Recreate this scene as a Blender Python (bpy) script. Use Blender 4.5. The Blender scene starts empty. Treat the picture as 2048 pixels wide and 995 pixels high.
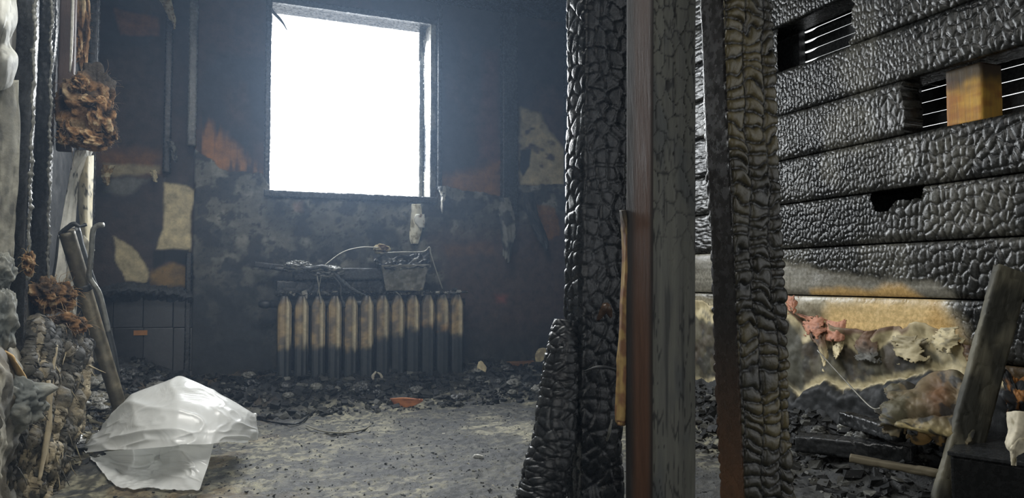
import bpy, math, random
import numpy as np
from mathutils import Vector

# ------------------------------------------------------------------ camera, light, exposure
C = bpy.context.scene.collection
F = 1440.0; W0, H0 = 2048, 995
YAW = math.radians(22.4); PITCH = math.atan(62.5 / F)
CAM = np.array((0.0, 0.0, 0.75))
fwd = np.array((math.sin(YAW) * math.cos(PITCH), math.cos(YAW) * math.cos(PITCH), math.sin(PITCH)))
rgt = np.array((math.cos(YAW), -math.sin(YAW), 0.0))
upv = np.cross(rgt, fwd)
cd = bpy.data.cameras.new('camera'); cam = bpy.data.objects.new('camera', cd); C.objects.link(cam)
cd.sensor_width = 36; cd.lens = F / W0 * 36; cd.clip_start = 0.02; cd.clip_end = 200
cam.location = CAM; cam.rotation_euler = (math.pi / 2 + PITCH, 0, -YAW)
bpy.context.scene.camera = cam
sc = bpy.context.scene
sc.view_settings.view_transform = 'Standard'; sc.view_settings.look = 'None'
sc.view_settings.gamma = 1; sc.view_settings.use_curve_mapping = False
sc.view_settings.exposure = 0.0
w = bpy.data.worlds.new('sky'); sc.world = w; w.use_nodes = True
bg = w.node_tree.nodes['Background']; bg.inputs[0].default_value = (0.95, 0.98, 1.0, 1); bg.inputs[1].default_value = 1.8

def area_light(name, loc, target, sx, sy, power, color):
    l = bpy.data.lights.new(name, 'AREA'); l.shape = 'RECTANGLE'; l.size = sx; l.size_y = sy; l.energy = power; l.color = color
    o = bpy.data.objects.new(name, l); C.objects.link(o); o.location = loc
    o.rotation_euler = (Vector(target) - Vector(loc)).to_track_quat('-Z', 'Y').to_euler(); o.visible_camera = False
    return o
area_light('window_daylight', (0.88, 5.35, 2.0), (0.9, 2.5, 0.3), 1.05, 1.15, 130, (0.93, 0.97, 1.0))
area_light('doorway_daylight', (-0.55, -1.55, 1.5), (1.0, 2.6, 0.5), 1.0, 1.7, 9, (1.0, 0.96, 0.86))

area_light('added_top_daylight', (0.15, 2.05, 3.0), (0.2, 2.15, 0), 1.3, 1.4, 56, (1.0, 0.99, 0.94))  # overhead daylight from an unseen opening, added to brighten bag and floor

# ------------------------------------------------------------------ picture ray helpers (point where a ray meets a real plane)
def ray(x, y):
    return fwd + rgt * ((x - W0 / 2) / F) + upv * ((H0 / 2 - y) / F)
def at(x, y, d):
    return CAM + ray(x, y) * d
def onY(x, y, Y=4.95):
    r = ray(x, y); return CAM + r * (Y / r[1])
def onX(x, y, X=2.6):
    r = ray(x, y); return CAM + r * (X / r[0])
def onZ(x, y, Z=0.0):
    r = ray(x, y); return CAM + r * ((Z - 0.75) / r[2])

# ------------------------------------------------------------------ noise
def _h(ix, iy, s):
    n = (ix.astype(np.int64) * 374761393 + iy.astype(np.int64) * 668265263 + s * 974634777) & 0xffffffff
    n = ((n ^ (n >> 13)) * 1274126177) & 0xffffffff
    n = ((n ^ (n >> 16)) * 2246822519) & 0xffffffff
    return ((n ^ (n >> 15)) & 0xffffff) / float(0xffffff)
def vn(x, y, s=0):
    x = np.asarray(x, float); y = np.asarray(y, float)
    ix = np.floor(x); iy = np.floor(y); fx = x - ix; fy = y - iy
    fx = fx * fx * (3 - 2 * fx); fy = fy * fy * (3 - 2 * fy)
    a = _h(ix, iy, s); b = _h(ix + 1, iy, s); c = _h(ix, iy + 1, s); d = _h(ix + 1, iy + 1, s)
    return (a * (1 - fx) + b * fx) * (1 - fy) + (c * (1 - fx) + d * fx) * fy
def fbm(x, y, s=0, o=4):
    v = 0; a = 0.5; t = 0
    for k in range(o):
        v = v + a * vn(x * 2 ** k + 17.3 * k, y * 2 ** k + 9.1 * k, s + k); t += a; a *= 0.5
    return v / t
def fbm3(x, y, z, s=0, o=4):
    return (fbm(x + 0.37 * z, y - 0.71 * z, s, o) + fbm(y + 5.2, z + 1.3 + 0.3 * x, s + 9, o) + fbm(z - 3.1, x + 0.3 * y, s + 19, o)) / 3
def voro(x, y, s=0, jit=0.85):
    x = np.asarray(x, float); y = np.asarray(y, float)
    ix = np.floor(x); iy = np.floor(y)
    f1 = np.full(x.shape, 9.0); f2 = np.full(x.shape, 9.0); cid = np.zeros(x.shape)
    for dx in (-1, 0, 1):
        for dy in (-1, 0, 1):
            cx = ix + dx; cy = iy + dy
            px = cx + 0.5 + jit * (_h(cx, cy, s) - 0.5); py = cy + 0.5 + jit * (_h(cx, cy, s + 77) - 0.5)
            d = np.hypot(x - px, y - py)
            nearer = d < f1
            f2 = np.where(nearer, f1, np.minimum(f2, d)); cid = np.where(nearer, _h(cx, cy, s + 5), cid); f1 = np.where(nearer, d, f1)
    return f1, f2, cid
def sst(a, b, x):
    t = np.clip((x - a) / (b - a), 0, 1); return t * t * (3 - 2 * t)
def alligator(u, v, cw, ch, s=0, groove=0.3):
    """charred wood checks: raised pillows 0..1 with deep cracks between"""
    wx = u / cw + 0.5 * (fbm(u / cw * 0.7, v / ch * 0.7, s + 40, 2) - 0.5); wy = v / ch + 0.5 * (fbm(u / cw * 0.7 + 9, v / ch * 0.7, s + 50, 2) - 0.5)
    f1, f2, c = voro(wx, wy, s)
    e = np.clip((f2 - f1) / groove, 0, 1)
    return np.sqrt(e * (2 - e)) * (0.75 + 0.25 * c) , e, c
def pillow(u, v, cw, ch, s=0):
    """columns of wide cushions split by cracks"""
    uu = u / cw + 0.35 * (fbm(v / ch * 0.22, u * 0 + s, s, 3) - 0.5) * 2; ci = np.floor(uu); fu = uu - ci
    ph = _h(ci, ci * 0 + 3, s) * 7
    vv = v / ch + ph + 1.3 * (fbm(v / ch * 0.35 + 7 * ci, u / cw * 0.8, s + 11, 3) - 0.5) * 2; ri = np.floor(vv); fv = vv - ri
    hu = np.sqrt(np.clip(1 - np.abs(2 * fu - 1) ** 6, 0, 1)); hv = np.sqrt(np.clip(1 - np.abs(2 * fv - 1) ** 2.2, 0, 1))
    merge = _h(ci, ri, s + 21)
    return hu * (hv * (0.55 + 0.45 * merge) + 0.1), np.minimum((1 - np.abs(2 * fu - 1)) * 4, (1 - np.abs(2 * fv - 1)) * 1.6), merge
def pmask(P, poly, soft, wamp=0.0, wscale=0.1, seed=0):
    """soft mask of a polygon in plane coordinates, its edge roughened by noise"""
    x, y = P[..., 0], P[..., 1]
    if wamp:
        x = x + wamp * 2 * (fbm(P[..., 0] / wscale, P[..., 1] / wscale, seed + 3, 4) - 0.5)
        y = y + wamp * 2 * (fbm(P[..., 0] / wscale + 31, P[..., 1] / wscale, seed + 8, 4) - 0.5)
    poly = np.asarray(poly, float); n = len(poly)
    best = np.full(x.shape, 1e9); ins = np.zeros(x.shape, bool)
    for i in range(n):
        a = poly[i]; b = poly[(i + 1) % n]; e = b - a
        t = np.clip(((x - a[0]) * e[0] + (y - a[1]) * e[1]) / (e @ e + 1e-12), 0, 1)
        best = np.minimum(best, np.hypot(x - a[0] - t * e[0], y - a[1] - t * e[1]))
        c = ((a[1] > y) != (b[1] > y)) & (x < (b[0] - a[0]) * (y - a[1]) / (b[1] - a[1] + 1e-12) + a[0]); ins ^= c
    sd = np.where(ins, best, -best)
    return sst(-soft, soft, sd)
def mix(a, b, t):
    t = np.asarray(t)[..., None]; return np.asarray(a) * (1 - t) + np.asarray(b) * t

# ------------------------------------------------------------------ materials
def vcmat(name, rough=0.8, spec=0.5, bscale=60, bstr=0.5, bdist=0.004, namt=0.35, nscale=25, coat=0, metal=0, detail=8, aniso=None, rvar=0.0, tint=None, fleck=0.0, fleck_scale=300, subsurf=0):
    m = bpy.data.materials.new(name); m.use_nodes = True; nt = m.node_tree; N = nt.nodes; L = nt.links
    p = N['Principled BSDF']; p.inputs['Roughness'].default_value = rough; p.inputs['Specular IOR Level'].default_value = spec
    p.inputs['Metallic'].default_value = metal; p.inputs['Coat Weight'].default_value = coat; p.inputs['Coat Roughness'].default_value = 0.25
    tc = N.new('ShaderNodeTexCoord'); mp = N.new('ShaderNodeMapping'); L.new(tc.outputs['Object'], mp.inputs[0])
    if aniso: mp.inputs['Scale'].default_value = aniso
    n1 = N.new('ShaderNodeTexNoise'); n1.inputs['Scale'].default_value = nscale; n1.inputs['Detail'].default_value = detail; n1.inputs['Roughness'].default_value = 0.65; L.new(mp.outputs[0], n1.inputs[0])
    mr = N.new('ShaderNodeMapRange'); mr.inputs[1].default_value = 0.3; mr.inputs[2].default_value = 0.7; mr.inputs[3].default_value = 1 - namt; mr.inputs[4].default_value = 1 + namt; L.new(n1.outputs[0], mr.inputs[0])
    at_ = N.new('ShaderNodeAttribute'); at_.attribute_name = 'Col'
    mx = N.new('ShaderNodeVectorMath'); mx.operation = 'SCALE'; L.new(at_.outputs['Color'], mx.inputs[0]); L.new(mr.outputs[0], mx.inputs['Scale'])
    last = mx.outputs[0]
    if fleck:
        n3 = N.new('ShaderNodeTexNoise'); n3.inputs['Scale'].default_value = fleck_scale; n3.inputs['Detail'].default_value = 2; L.new(tc.outputs['Object'], n3.inputs[0])
        r3 = N.new('ShaderNodeMapRange'); r3.inputs[1].default_value = 0.66; r3.inputs[2].default_value = 0.74; r3.inputs[3].default_value = 0; r3.inputs[4].default_value = fleck; L.new(n3.outputs[0], r3.inputs[0])
        m3 = N.new('ShaderNodeMix'); m3.data_type = 'RGBA'; L.new(r3.outputs[0], m3.inputs[0]); L.new(last, m3.inputs[6]); m3.inputs[7].default_value = (0.5, 0.5, 0.46, 1); last = m3.outputs[2]
    L.new(last, p.inputs['Base Color'])
    if rvar:
        r2 = N.new('ShaderNodeMapRange'); r2.inputs[1].default_value = 0.35; r2.inputs[2].default_value = 0.65; r2.inputs[3].default_value = max(0.05, rough - rvar); r2.inputs[4].default_value = min(1, rough + rvar); L.new(n1.outputs[0], r2.inputs[0]); L.new(r2.outputs[0], p.inputs['Roughness'])
    n2 = N.new('ShaderNodeTexNoise'); n2.inputs['Scale'].default_value = bscale; n2.inputs['Detail'].default_value = 6; n2.inputs['Roughness'].default_value = 0.7; L.new(mp.outputs[0], n2.inputs[0])
    b = N.new('ShaderNodeBump'); b.inputs['Strength'].default_value = bstr; b.inputs['Distance'].default_value = bdist; L.new(n2.outputs[0], b.inputs['Height']); L.new(b.outputs[0], p.inputs['Normal'])
    return m

M = {}
M['char'] = vcmat('charred_wood', rough=0.26, spec=0.42, bscale=160, bstr=0.3, bdist=0.003, namt=0.3, nscale=60, rvar=0.15)
M['charwood'] = vcmat('greyed_wood', rough=0.62, spec=0.4, bscale=120, bstr=0.5, bdist=0.003, namt=0.25, nscale=60, aniso=(1, 1, 0.12), rvar=0.1)
M['plaster'] = vcmat('sooty_plaster', rough=0.75, spec=0.35, bscale=45, bstr=0.5, bdist=0.006, namt=0.45, nscale=16, rvar=0.15)
M['rubble'] = vcmat('rubble', rough=0.65, spec=0.35, bscale=140, bstr=0.6, bdist=0.004, namt=0.6, nscale=40, rvar=0.2, fleck=0.35, fleck_scale=160)
M['ash'] = vcmat('ash_floor', rough=0.6, spec=0.5, bscale=110, bstr=0.8, bdist=0.008, namt=0.6, nscale=45, rvar=0.2, fleck=0.35, fleck_scale=190)
M['paint'] = vcmat('sooted_iron_paint', rough=0.42, spec=0.5, bscale=90, bstr=0.35, bdist=0.002, namt=0.3, nscale=30, rvar=0.12)
M['metal'] = vcmat('scorched_metal', rough=0.45, spec=0.5, bscale=80, bstr=0.4, bdist=0.002, namt=0.35, nscale=35, metal=0.4, rvar=0.15)
M['wool'] = vcmat('mineral_wool', rough=1.0, spec=0.1, bscale=190, bstr=1.0, bdist=0.01, namt=0.5, nscale=50)
M['paper'] = vcmat('burnt_wall_covering', rough=0.6, spec=0.35, bscale=50, bstr=0.4, bdist=0.004, namt=0.2, nscale=25)

def plastic():
    m = bpy.data.materials.new('milky_plastic_film'); m.use_nodes = True; nt = m.node_tree; N = nt.nodes; L = nt.links
    p = N['Principled BSDF']; out = N['Material Output']
    p.inputs['Base Color'].default_value = (0.90, 0.91, 0.89, 1); p.inputs['Roughness'].default_value = 0.28; p.inputs['Specular IOR Level'].default_value = 0.7
    p.inputs['Coat Weight'].default_value = 0.4; p.inputs['Coat Roughness'].default_value = 0.12
    tr = N.new('ShaderNodeBsdfTranslucent'); tr.inputs[0].default_value = (0.9, 0.91, 0.88, 1)
    tp = N.new('ShaderNodeBsdfTransparent'); tp.inputs[0].default_value = (0.95, 0.95, 0.93, 1)
    a = N.new('ShaderNodeMixShader'); a.inputs[0].default_value = 0.25; L.new(p.outputs[0], a.inputs[1]); L.new(tr.outputs[0], a.inputs[2])
    b = N.new('ShaderNodeMixShader'); b.inputs[0].default_value = 0.06; L.new(a.outputs[0], b.inputs[1]); L.new(tp.outputs[0], b.inputs[2])
    L.new(b.outputs[0], out.inputs['Surface'])
    tc = N.new('ShaderNodeTexCoord'); n = N.new('ShaderNodeTexNoise'); n.inputs['Scale'].default_value = 7; n.inputs['Detail'].default_value = 3; n.inputs['Distortion'].default_value = 1.2; L.new(tc.outputs['Object'], n.inputs[0])
    bp = N.new('ShaderNodeBump'); bp.inputs['Strength'].default_value = 0.35; bp.inputs['Distance'].default_value = 0.03; L.new(n.outputs[0], bp.inputs['Height'])
    L.new(bp.outputs[0], p.inputs['Normal'])
    return m
M['film'] = plastic()

# ------------------------------------------------------------------ mesh helpers
def mk(name, V, Fc, mat, parent=None, cols=None, smooth=True):
    V = np.ascontiguousarray(np.asarray(V, np.float32).reshape(-1, 3))
    me = bpy.data.meshes.new(name)
    if isinstance(Fc, np.ndarray):
        k = Fc.shape[1]; nf = len(Fc)
        me.vertices.add(len(V)); me.vertices.foreach_set('co', V.ravel())
        me.loops.add(nf * k); me.loops.foreach_set('vertex_index', np.ascontiguousarray(Fc, np.int32).ravel())
        me.polygons.add(nf); me.polygons.foreach_set('loop_start', np.arange(0, nf * k, k, dtype=np.int32))
        me.update(calc_edges=True); me.validate()
    else:
        me.from_pydata(V.tolist(), [], Fc); me.update()
    me.polygons.foreach_set('use_smooth', np.full(len(me.polygons), smooth))
    if cols is None: cols = np.full((len(V), 3), 0.05)
    cols = np.asarray(cols, float)
    if cols.ndim == 1: cols = np.tile(cols, (len(V), 1))
    cols = cols.reshape(-1, 3)
    ca = me.color_attributes.new('Col', 'FLOAT_COLOR', 'POINT')
    ca.data.foreach_set('color', np.ascontiguousarray(np.hstack([np.clip(cols, 0.002, 1), np.ones((len(cols), 1))]), np.float32).ravel())
    me.materials.append(mat)
    o = bpy.data.objects.new(name, me); C.objects.link(o)
    if parent is not None: o.parent = parent
    return o
def gridfaces(nv, nu, keep=None, flip=False):
    i = np.arange(nv * nu).reshape(nv, nu)
    f = np.stack([i[:-1, :-1], i[:-1, 1:], i[1:, 1:], i[1:, :-1]], -1)
    if flip: f = f[..., ::-1]
    return f.reshape(-1, 4) if keep is None else f[keep]
def gridmesh(name, P, mat, parent=None, cols=None, keep=None, flip=False, smooth=True):
    nv, nu = P.shape[:2]
    f = gridfaces(nv, nu, keep, flip)
    used = np.unique(f); remap = np.full(nv * nu, -1); remap[used] = np.arange(len(used))
    V = P.reshape(-1, 3)[used]; c = None
    if cols is not None:
        cols = np.broadcast_to(cols, P.shape).reshape(-1, 3)[used]
    return mk(name, V, remap[f], mat, parent, cols, smooth)
def tag(o, label=None, cat=None, group=None, kind=None):
    if label: o['label'] = label
    if cat: o['category'] = cat
    if group: o['group'] = group
    if kind: o['kind'] = kind
    return o
def empty(name, loc=(0, 0, 0)):
    o = bpy.data.objects.new(name, None); o.empty_display_size = 0.05; C.objects.link(o); o.location = loc; return o
def cat1(a, t, axis=0):
    """Catmull-Rom sampling of control rows a at parameters t in 0..1"""
    n = a.shape[axis]; a = np.moveaxis(a, axis, 0)
    if n == 2: x = t[(...,) + (None,) * (a.ndim - 1)]; return np.moveaxis(a[0] * (1 - x) + a[1] * x, 0, axis)
    s = np.clip(t * (n - 1), 0, n - 1 - 1e-9); i = np.floor(s).astype(int); f = (s - i)[(...,) + (None,) * (a.ndim - 1)]
    ext = np.concatenate([(2 * a[0] - a[1])[None], a, (2 * a[-1] - a[-2])[None]])
    p0, p1, p2, p3 = ext[i], ext[i + 1], ext[i + 2], ext[i + 3]
    r = 0.5 * ((2 * p1) + (-p0 + p2) * f + (2 * p0 - 5 * p1 + 4 * p2 - p3) * f * f + (-p0 + 3 * p1 - 3 * p2 + p3) * f ** 3)
    return np.moveaxis(r, 0, axis)
def loft(rows, nu, nv):
    R = []
    for r in rows:
        r = np.array(r, float); R.append(cat1(r, np.linspace(0, 1, nu)))
    P = cat1(np.array(R), np.linspace(0, 1, nv))
    U, Vv = np.meshgrid(np.linspace(0, 1, nu), np.linspace(0, 1, nv)); return P, U, Vv
def pxrows(rows): return [[at(*p) for p in r] for r in rows]
def normals(P):
    du = np.gradient(P, axis=1); dv = np.gradient(P, axis=0); n = np.cross(du, dv); return n / (np.linalg.norm(n, axis=-1, keepdims=True) + 1e-12)
def sheet(name, rows, mat, nu=40, nv=30, wr=0.004, wf=6, colfn=None, thick=0.004, parent=None, seed=0, keepfn=None, px=True, crease=0, ragged=0):
    P, U, V = loft(pxrows(rows) if px else rows, nu, nv)
    n = normals(P); d = wr * 2 * (fbm(U * wf, V * wf, seed, 4) - 0.5)
    if crease: d = d + crease * (1 - np.abs(2 * fbm(U * wf * 0.6 + 5, V * wf * 0.6, seed + 4, 2) - 1)) ** 6
    P = P + n * d[..., None]
    cols = colfn(U, V, P) if colfn else None
    keep = None
    if ragged:
        ed = np.minimum(np.minimum(U, 1 - U), np.minimum(V + (0.3 if ragged > 0 else 0), 1 - V))
        keep = (ed > abs(ragged) * (fbm(U * 5 + seed, V * 5, seed + 9, 4) - 0.25))[:-1, :-1]
    if keepfn is not None:
        k = keepfn(U, V); keep = k[:-1, :-1]
    o = gridmesh(name, P, mat, parent, cols, keep)
    if thick:
        s = o.modifiers.new('thickness', 'SOLIDIFY'); s.thickness = thick; s.offset = 0
    return o
def tube(path, rad, n=10, rough=0.0, seed=0, sub=0, colfn=None, caps=True, flat=1.0):
    """returns V, F, cols for a tube along path"""
    path = np.array(path, float)
    if sub: path = cat1(path, np.linspace(0, 1, sub))
    k = len(path); rad = np.interp(np.linspace(0, 1, k), np.linspace(0, 1, len(np.atleast_1d(rad))), np.atleast_1d(rad)) if np.ndim(rad) else np.full(k, rad)
    t = np.gradient(path, axis=0); t /= np.linalg.norm(t, axis=1, keepdims=True) + 1e-12
    ref = np.array((0.13, 0.21, 0.97)) if abs(t[0][2]) < 0.8 else np.array((0.2, 0.97, 0.1))
    a = np.cross(t, ref); a /= np.linalg.norm(a, axis=1, keepdims=True) + 1e-12; b = np.cross(t, a)
    th = np.linspace(0, 2 * math.pi, n, endpoint=False)
    r = rad[:, None] * np.ones(n)
    if rough: r = r * (1 + rough * 2 * (fbm(np.arange(k)[:, None] * 0.45 + np.cos(th) * 1.2, np.sin(th) * 1.2 + seed + np.zeros((k, 1)), seed, 3) - 0.5))
    V = path[:, None] + r[..., None] * (np.cos(th)[None, :, None] * a[:, None] + flat * np.sin(th)[None, :, None] * b[:, None])
    F_ = []
    for i in range(k - 1):
        for j in range(n):
            F_.append((i * n + j, i * n + (j + 1) % n, (i + 1) * n + (j + 1) % n, (i + 1) * n + j))
    V = V.reshape(-1, 3).tolist()
    if caps: F_.append(tuple(range(n))[::-1]); F_.append(tuple((k - 1) * n + j for j in range(n)))
    return V, F_
def tubeobj(name, path, rad, mat, col, parent=None, **kw):
    V, F_ = tube(path, rad, **kw); V = np.array(V)
    c = col(V) if callable(col) else np.tile(col, (len(V), 1))
    return mk(name, V, F_, mat, parent, c)
def boxmesh(name, c, s, mat, col, parent=None, rot=0, bevel=0.003):
    x, y, z = np.array(s) / 2
    V = np.array([(sx * x, sy * y, sz * z) for sz in (-1, 1) for sy in (-1, 1) for sx in (-1, 1)])
    cr, sr = math.cos(rot), math.sin(rot); V = np.c_[V[:, 0] * cr - V[:, 1] * sr, V[:, 0] * sr + V[:, 1] * cr, V[:, 2]] + np.array(c)
    Fc = [(0, 2, 3, 1), (4, 5, 7, 6), (0, 1, 5, 4), (2, 6, 7, 3), (0, 4, 6, 2), (1, 3, 7, 5)]
    o = mk(name, V, Fc, mat, parent, np.tile(col, (8, 1)), False)
    if bevel: b = o.modifiers.new('bevel', 'BEVEL'); b.width = bevel; b.segments = 2
    return o
def beam(name, pb, pt, wx, dy, mat, disp, colfn, zfine=None, fine=0.003, coarse=0.02, parent=None, sfine=None, yawrot=0.0, zr=None):
    """square post from pb to pt (centres); perimeter coordinate s runs front(-Y), right(+X), back, left(-X)"""
    pb = np.array(pb, float); pt = np.array(pt, float); H = np.linalg.norm(pt - pb)
    if zfine: t = np.concatenate([np.arange(0, zfine[0], coarse), np.arange(zfine[0], zfine[1], fine), np.arange(zfine[1], H, coarse), [H]])
    else: t = np.linspace(0, H, max(4, int(H / fine)))
    per = 2 * (wx + dy); ns = int(per / (sfine or fine)); s = np.linspace(0, per, ns, endpoint=False)
    r = min(wx, dy) * 0.09
    def rect(q):
        x = np.where(q < wx, q - wx / 2, np.where(q < wx + dy, wx / 2, np.where(q < 2 * wx + dy, wx / 2 - (q - wx - dy), -wx / 2)))
        y = np.where(q < wx, -dy / 2, np.where(q < wx + dy, -dy / 2 + q - wx, np.where(q < 2 * wx + dy, dy / 2, dy / 2 - (q - 2 * wx - dy))))
        return x, y
    X = np.zeros(ns); Y = np.zeros(ns)
    for k in np.linspace(-r, r, 5):
        a, b = rect((s + k) % per); X += a / 5; Y += b / 5
    tx = np.roll(X, -1) - np.roll(X, 1); ty = np.roll(Y, -1) - np.roll(Y, 1); l = np.hypot(tx, ty); nx, ny = ty / l, -tx / l
    S, T = np.meshgrid(s, t); d = disp(S, T)
    base = pb + (pt - pb) * (T / H)[..., None]
    cy, sy = math.cos(yawrot), math.sin(yawrot)
    ox = X + nx * d; oy = Y + ny * d
    P = base + np.stack([ox * cy - oy * sy, ox * sy + oy * cy, 0 * ox], -1)
    cols = colfn(S, T)
    nt, n_ = S.shape
    P2 = np.concatenate([P, P[:, :1]], 1); i = np.arange(nt * n_).reshape(nt, n_); i2 = np.concatenate([i, i[:, :1]], 1)
    f = np.stack([i2[:-1, :-1], i2[:-1, 1:], i2[1:, 1:], i2[1:, :-1]], -1).reshape(-1, 4)
    V = P.reshape(-1, 3); c = np.broadcast_to(cols, P.shape).reshape(-1, 3)
    cen = np.array([P[0].mean(0), P[-1].mean(0)]); nV = len(V)
    q = []
    for (row, ci, fl) in ((i[0], nV, True), (i[-1], nV + 1, False)):
        for j in range(0, n_ - 1, 1):
            tri = (ci, row[j], row[(j + 1) % n_], row[(j + 1) % n_])
            q.append(tri)
    # close the ends with triangles in a second list
    faces = f.tolist() + [(ci[0], ci[2], ci[1]) if k < n_ - 1 else (ci[0], ci[1], ci[2]) for k, ci in enumerate(q)]
    return mk(name, np.vstack([V, cen]), faces, mat, parent, np.vstack([c, c[:1], c[-1:]]))
def blob(name, c, r, mat, colfn, amp=0.35, freq=3.0, n=40, seed=0, parent=None, flat=(1, 1, 1), ridg=False):
    th = np.linspace(0.001, math.pi - 0.001, n); ph = np.linspace(0, 2 * math.pi, 2 * n)
    PH, TH = np.meshgrid(ph, th); D = np.stack([np.sin(TH) * np.cos(PH), np.sin(TH) * np.sin(PH), np.cos(TH)], -1)
    nz = fbm3(D[..., 0] * freq + seed * 3.7, D[..., 1] * freq, D[..., 2] * freq, seed, 4)
    if ridg: nz = 0.35 * nz + 0.65 * (1 - np.abs(2 * nz - 1) * 2.2)
    R = 1 + amp * 2 * (nz - 0.5)
    P = np.array(c) + D * R[..., None] * np.array(flat) * r
    return gridmesh(name, P, mat, parent, colfn(D, nz), flip=True)
rng = np.random.default_rng(7)
def chunks(pos, size, cols, aspect=(1, 1, 0.5)):
    """many little broken pieces in one mesh: returns V, F, cols"""
    n = len(pos); base = np.array([(sx, sy, sz) for sz in (-1, 1) for sy in (-1, 1) for sx in (-1, 1)], float) * 0.5
    V = base[None] * (1 + 0.9 * (rng.random((n, 8, 3)) - 0.5)) * (np.array(aspect) * (0.5 + rng.random((n, 3))))[:, None] * np.asarray(size)[:, None, None]
    a = rng.random(n) * 6.283; b = (rng.random(n) - 0.5) * 1.6
    ca, sa, cb, sb = np.cos(a), np.sin(a), np.cos(b), np.sin(b)
    x, y, z = V[..., 0], V[..., 1], V[..., 2]
    y, z = y * cb[:, None] - z * sb[:, None], y * sb[:, None] + z * cb[:, None]
    x, y = x * ca[:, None] - y * sa[:, None], x * sa[:, None] + y * ca[:, None]
    V = np.stack([x, y, z], -1) + np.asarray(pos)[:, None]
    f = np.array([(0, 2, 3, 1), (4, 5, 7, 6), (0, 1, 5, 4), (2, 6, 7, 3), (0, 4, 6, 2), (1, 3, 7, 5)])
    Fc = (f[None] + 8 * np.arange(n)[:, None, None]).reshape(-1, 4)
    return V.reshape(-1, 3), Fc, np.repeat(cols, 8, 0)

BLACK = np.array((0.012, 0.013, 0.014)); DARK = np.array((0.028, 0.03, 0.032)); SOOT = np.array((0.045, 0.048, 0.05))
GREY = np.array((0.14, 0.14, 0.125)); LGREY = np.array((0.32, 0.31, 0.27)); CREAM = np.array((0.62, 0.53, 0.32)); OCHRE = np.array((0.52, 0.33, 0.12)); ORNG = np.array((0.42, 0.19, 0.06)); BROWN = np.array((0.11, 0.065, 0.04))

# ------------------------------------------------------------------ floor
def heap(X, Y):
    """height of rubble above the boards"""
    h = 0.16 * sst(4.1, 4.95, Y) * (0.5 + fbm(X * 2.2, Y * 2.2, 60, 3))
    h = h + 0.18 * sst(-0.12, -0.62, X) * sst(3.0, 3.7, Y) * (0.4 + fbm(X * 3, Y * 3, 61, 3))
    h = h + 0.17 * sst(2.05, 2.6, X) * sst(1.4, 2.1, Y) * (0.6 + fbm(X * 3, Y * 3, 62, 3))
    return h
def floor_z(X, Y):
    X = np.asarray(X, float); Y = np.asarray(Y, float)
    rough = 1 + 1.6 * sst(0.03, 0.10, heap(X, Y))
    return -0.012 + heap(X, Y) + rough * (0.022 * (fbm(X * 9, Y * 9, 63, 5) - 0.5) + 0.016 * (fbm(X * 34, Y * 34, 70, 3) - 0.5)) + 0.02 * (fbm(X * 1.7, Y * 1.7, 64, 2) - 0.5)
ys = np.concatenate([np.arange(-2.2, 1.9, 0.08), np.arange(1.9, 5.3, 0.0085)]); xs = np.arange(-0.9, 2.75, 0.0085)
GX, GY = np.meshgrid(xs, ys); GZ = floor_z(GX, GY)
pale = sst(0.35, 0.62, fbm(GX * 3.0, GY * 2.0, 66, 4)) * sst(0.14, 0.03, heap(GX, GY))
fc = mix(mix(DARK * 1.6, np.array((0.25, 0.235, 0.165)), 0.25 + 0.75 * pale), BLACK * 1.8, sst(0.02, 0.075, heap(GX, GY)))
fc = mix(fc, BLACK * 2, 0.75 * sst(0.56, 0.42, fbm(GX * 55, GY * 38, 68, 3)))
fc = mix(fc, np.array((0.36, 0.34, 0.25)), 0.6 * pale * sst(1.1, 0.3, np.hypot((GX - 1.3) / 0.8, (GY - 3.3) / 0.9)))  # brighter pool of window light painted into the floor colour
fc = mix(fc, DARK * 1.3, 0.8 * sst(0.48, 0.62, fbm(GX * 9, GY * 22, 71, 5)))
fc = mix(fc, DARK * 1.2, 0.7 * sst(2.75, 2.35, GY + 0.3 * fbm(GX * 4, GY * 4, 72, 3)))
fc = mix(fc, np.array((0.17, 0.12, 0.06)), 0.6 * sst(0.58, 0.7, fbm(GX * 7, GY * 7, 69, 3)) * sst(0.6, -0.2, GX))
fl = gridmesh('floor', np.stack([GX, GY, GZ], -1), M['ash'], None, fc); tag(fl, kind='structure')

# ------------------------------------------------------------------ back wall (hole for the window)
WL, WR, WB, WT = 0.315, 1.425, 1.335, 2.60
def bp(pts): return [(onY(x, y)[0], onY(x, y)[2]) for x, y in pts]
xs = np.arange(-1.0, 2.9, 0.008); zs = np.arange(-0.1, 2.85, 0.008)
GX, GZ = np.meshgrid(xs, zs); P2 = np.stack([GX, GZ], -1)
plast = pmask(P2, bp([(380, 290), (400, 310), (440, 338), (530, 345), (545, 395), (860, 402), (885, 372), (1000, 392), (1040, 368), (1145, 366), (1400, 360), (1500, 1000), (300, 1000), (385, 560), (386, 350)]), 0.004, 0.03, 0.09, 1)
leftp = GX < onY(386, 500)[0]
base = mix(np.array((0.040, 0.040, 0.045)), np.array((0.075, 0.05, 0.042)), sst(0.45, 0.65, fbm(GX * 2.5, GZ * 1.6, 3, 4)))
base = mix(base, ORNG * 0.9, 0.85 * pmask(P2, bp([(392, 235), (440, 262), (480, 300), (520, 345), (440, 345), (385, 300)]), 0.05, 0.03, 0.08, 5) * sst(0.2, 0.5, vn(GX * 60, GZ * 5, 9)))
base = mix(base, ORNG * 0.6, 0.75 * pmask(P2, bp([(880, 350), (930, 345), (1003, 318), (1003, 400), (880, 400)]), 0.05, 0.02, 0.08, 6))
base = mix(base, np.array((0.16, 0.06, 0.05)), 0.5 * pmask(P2, bp([(970, 100), (1000, 100), (1000, 320), (960, 320)]), 0.06, 0.02, 0.08, 6))
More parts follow.
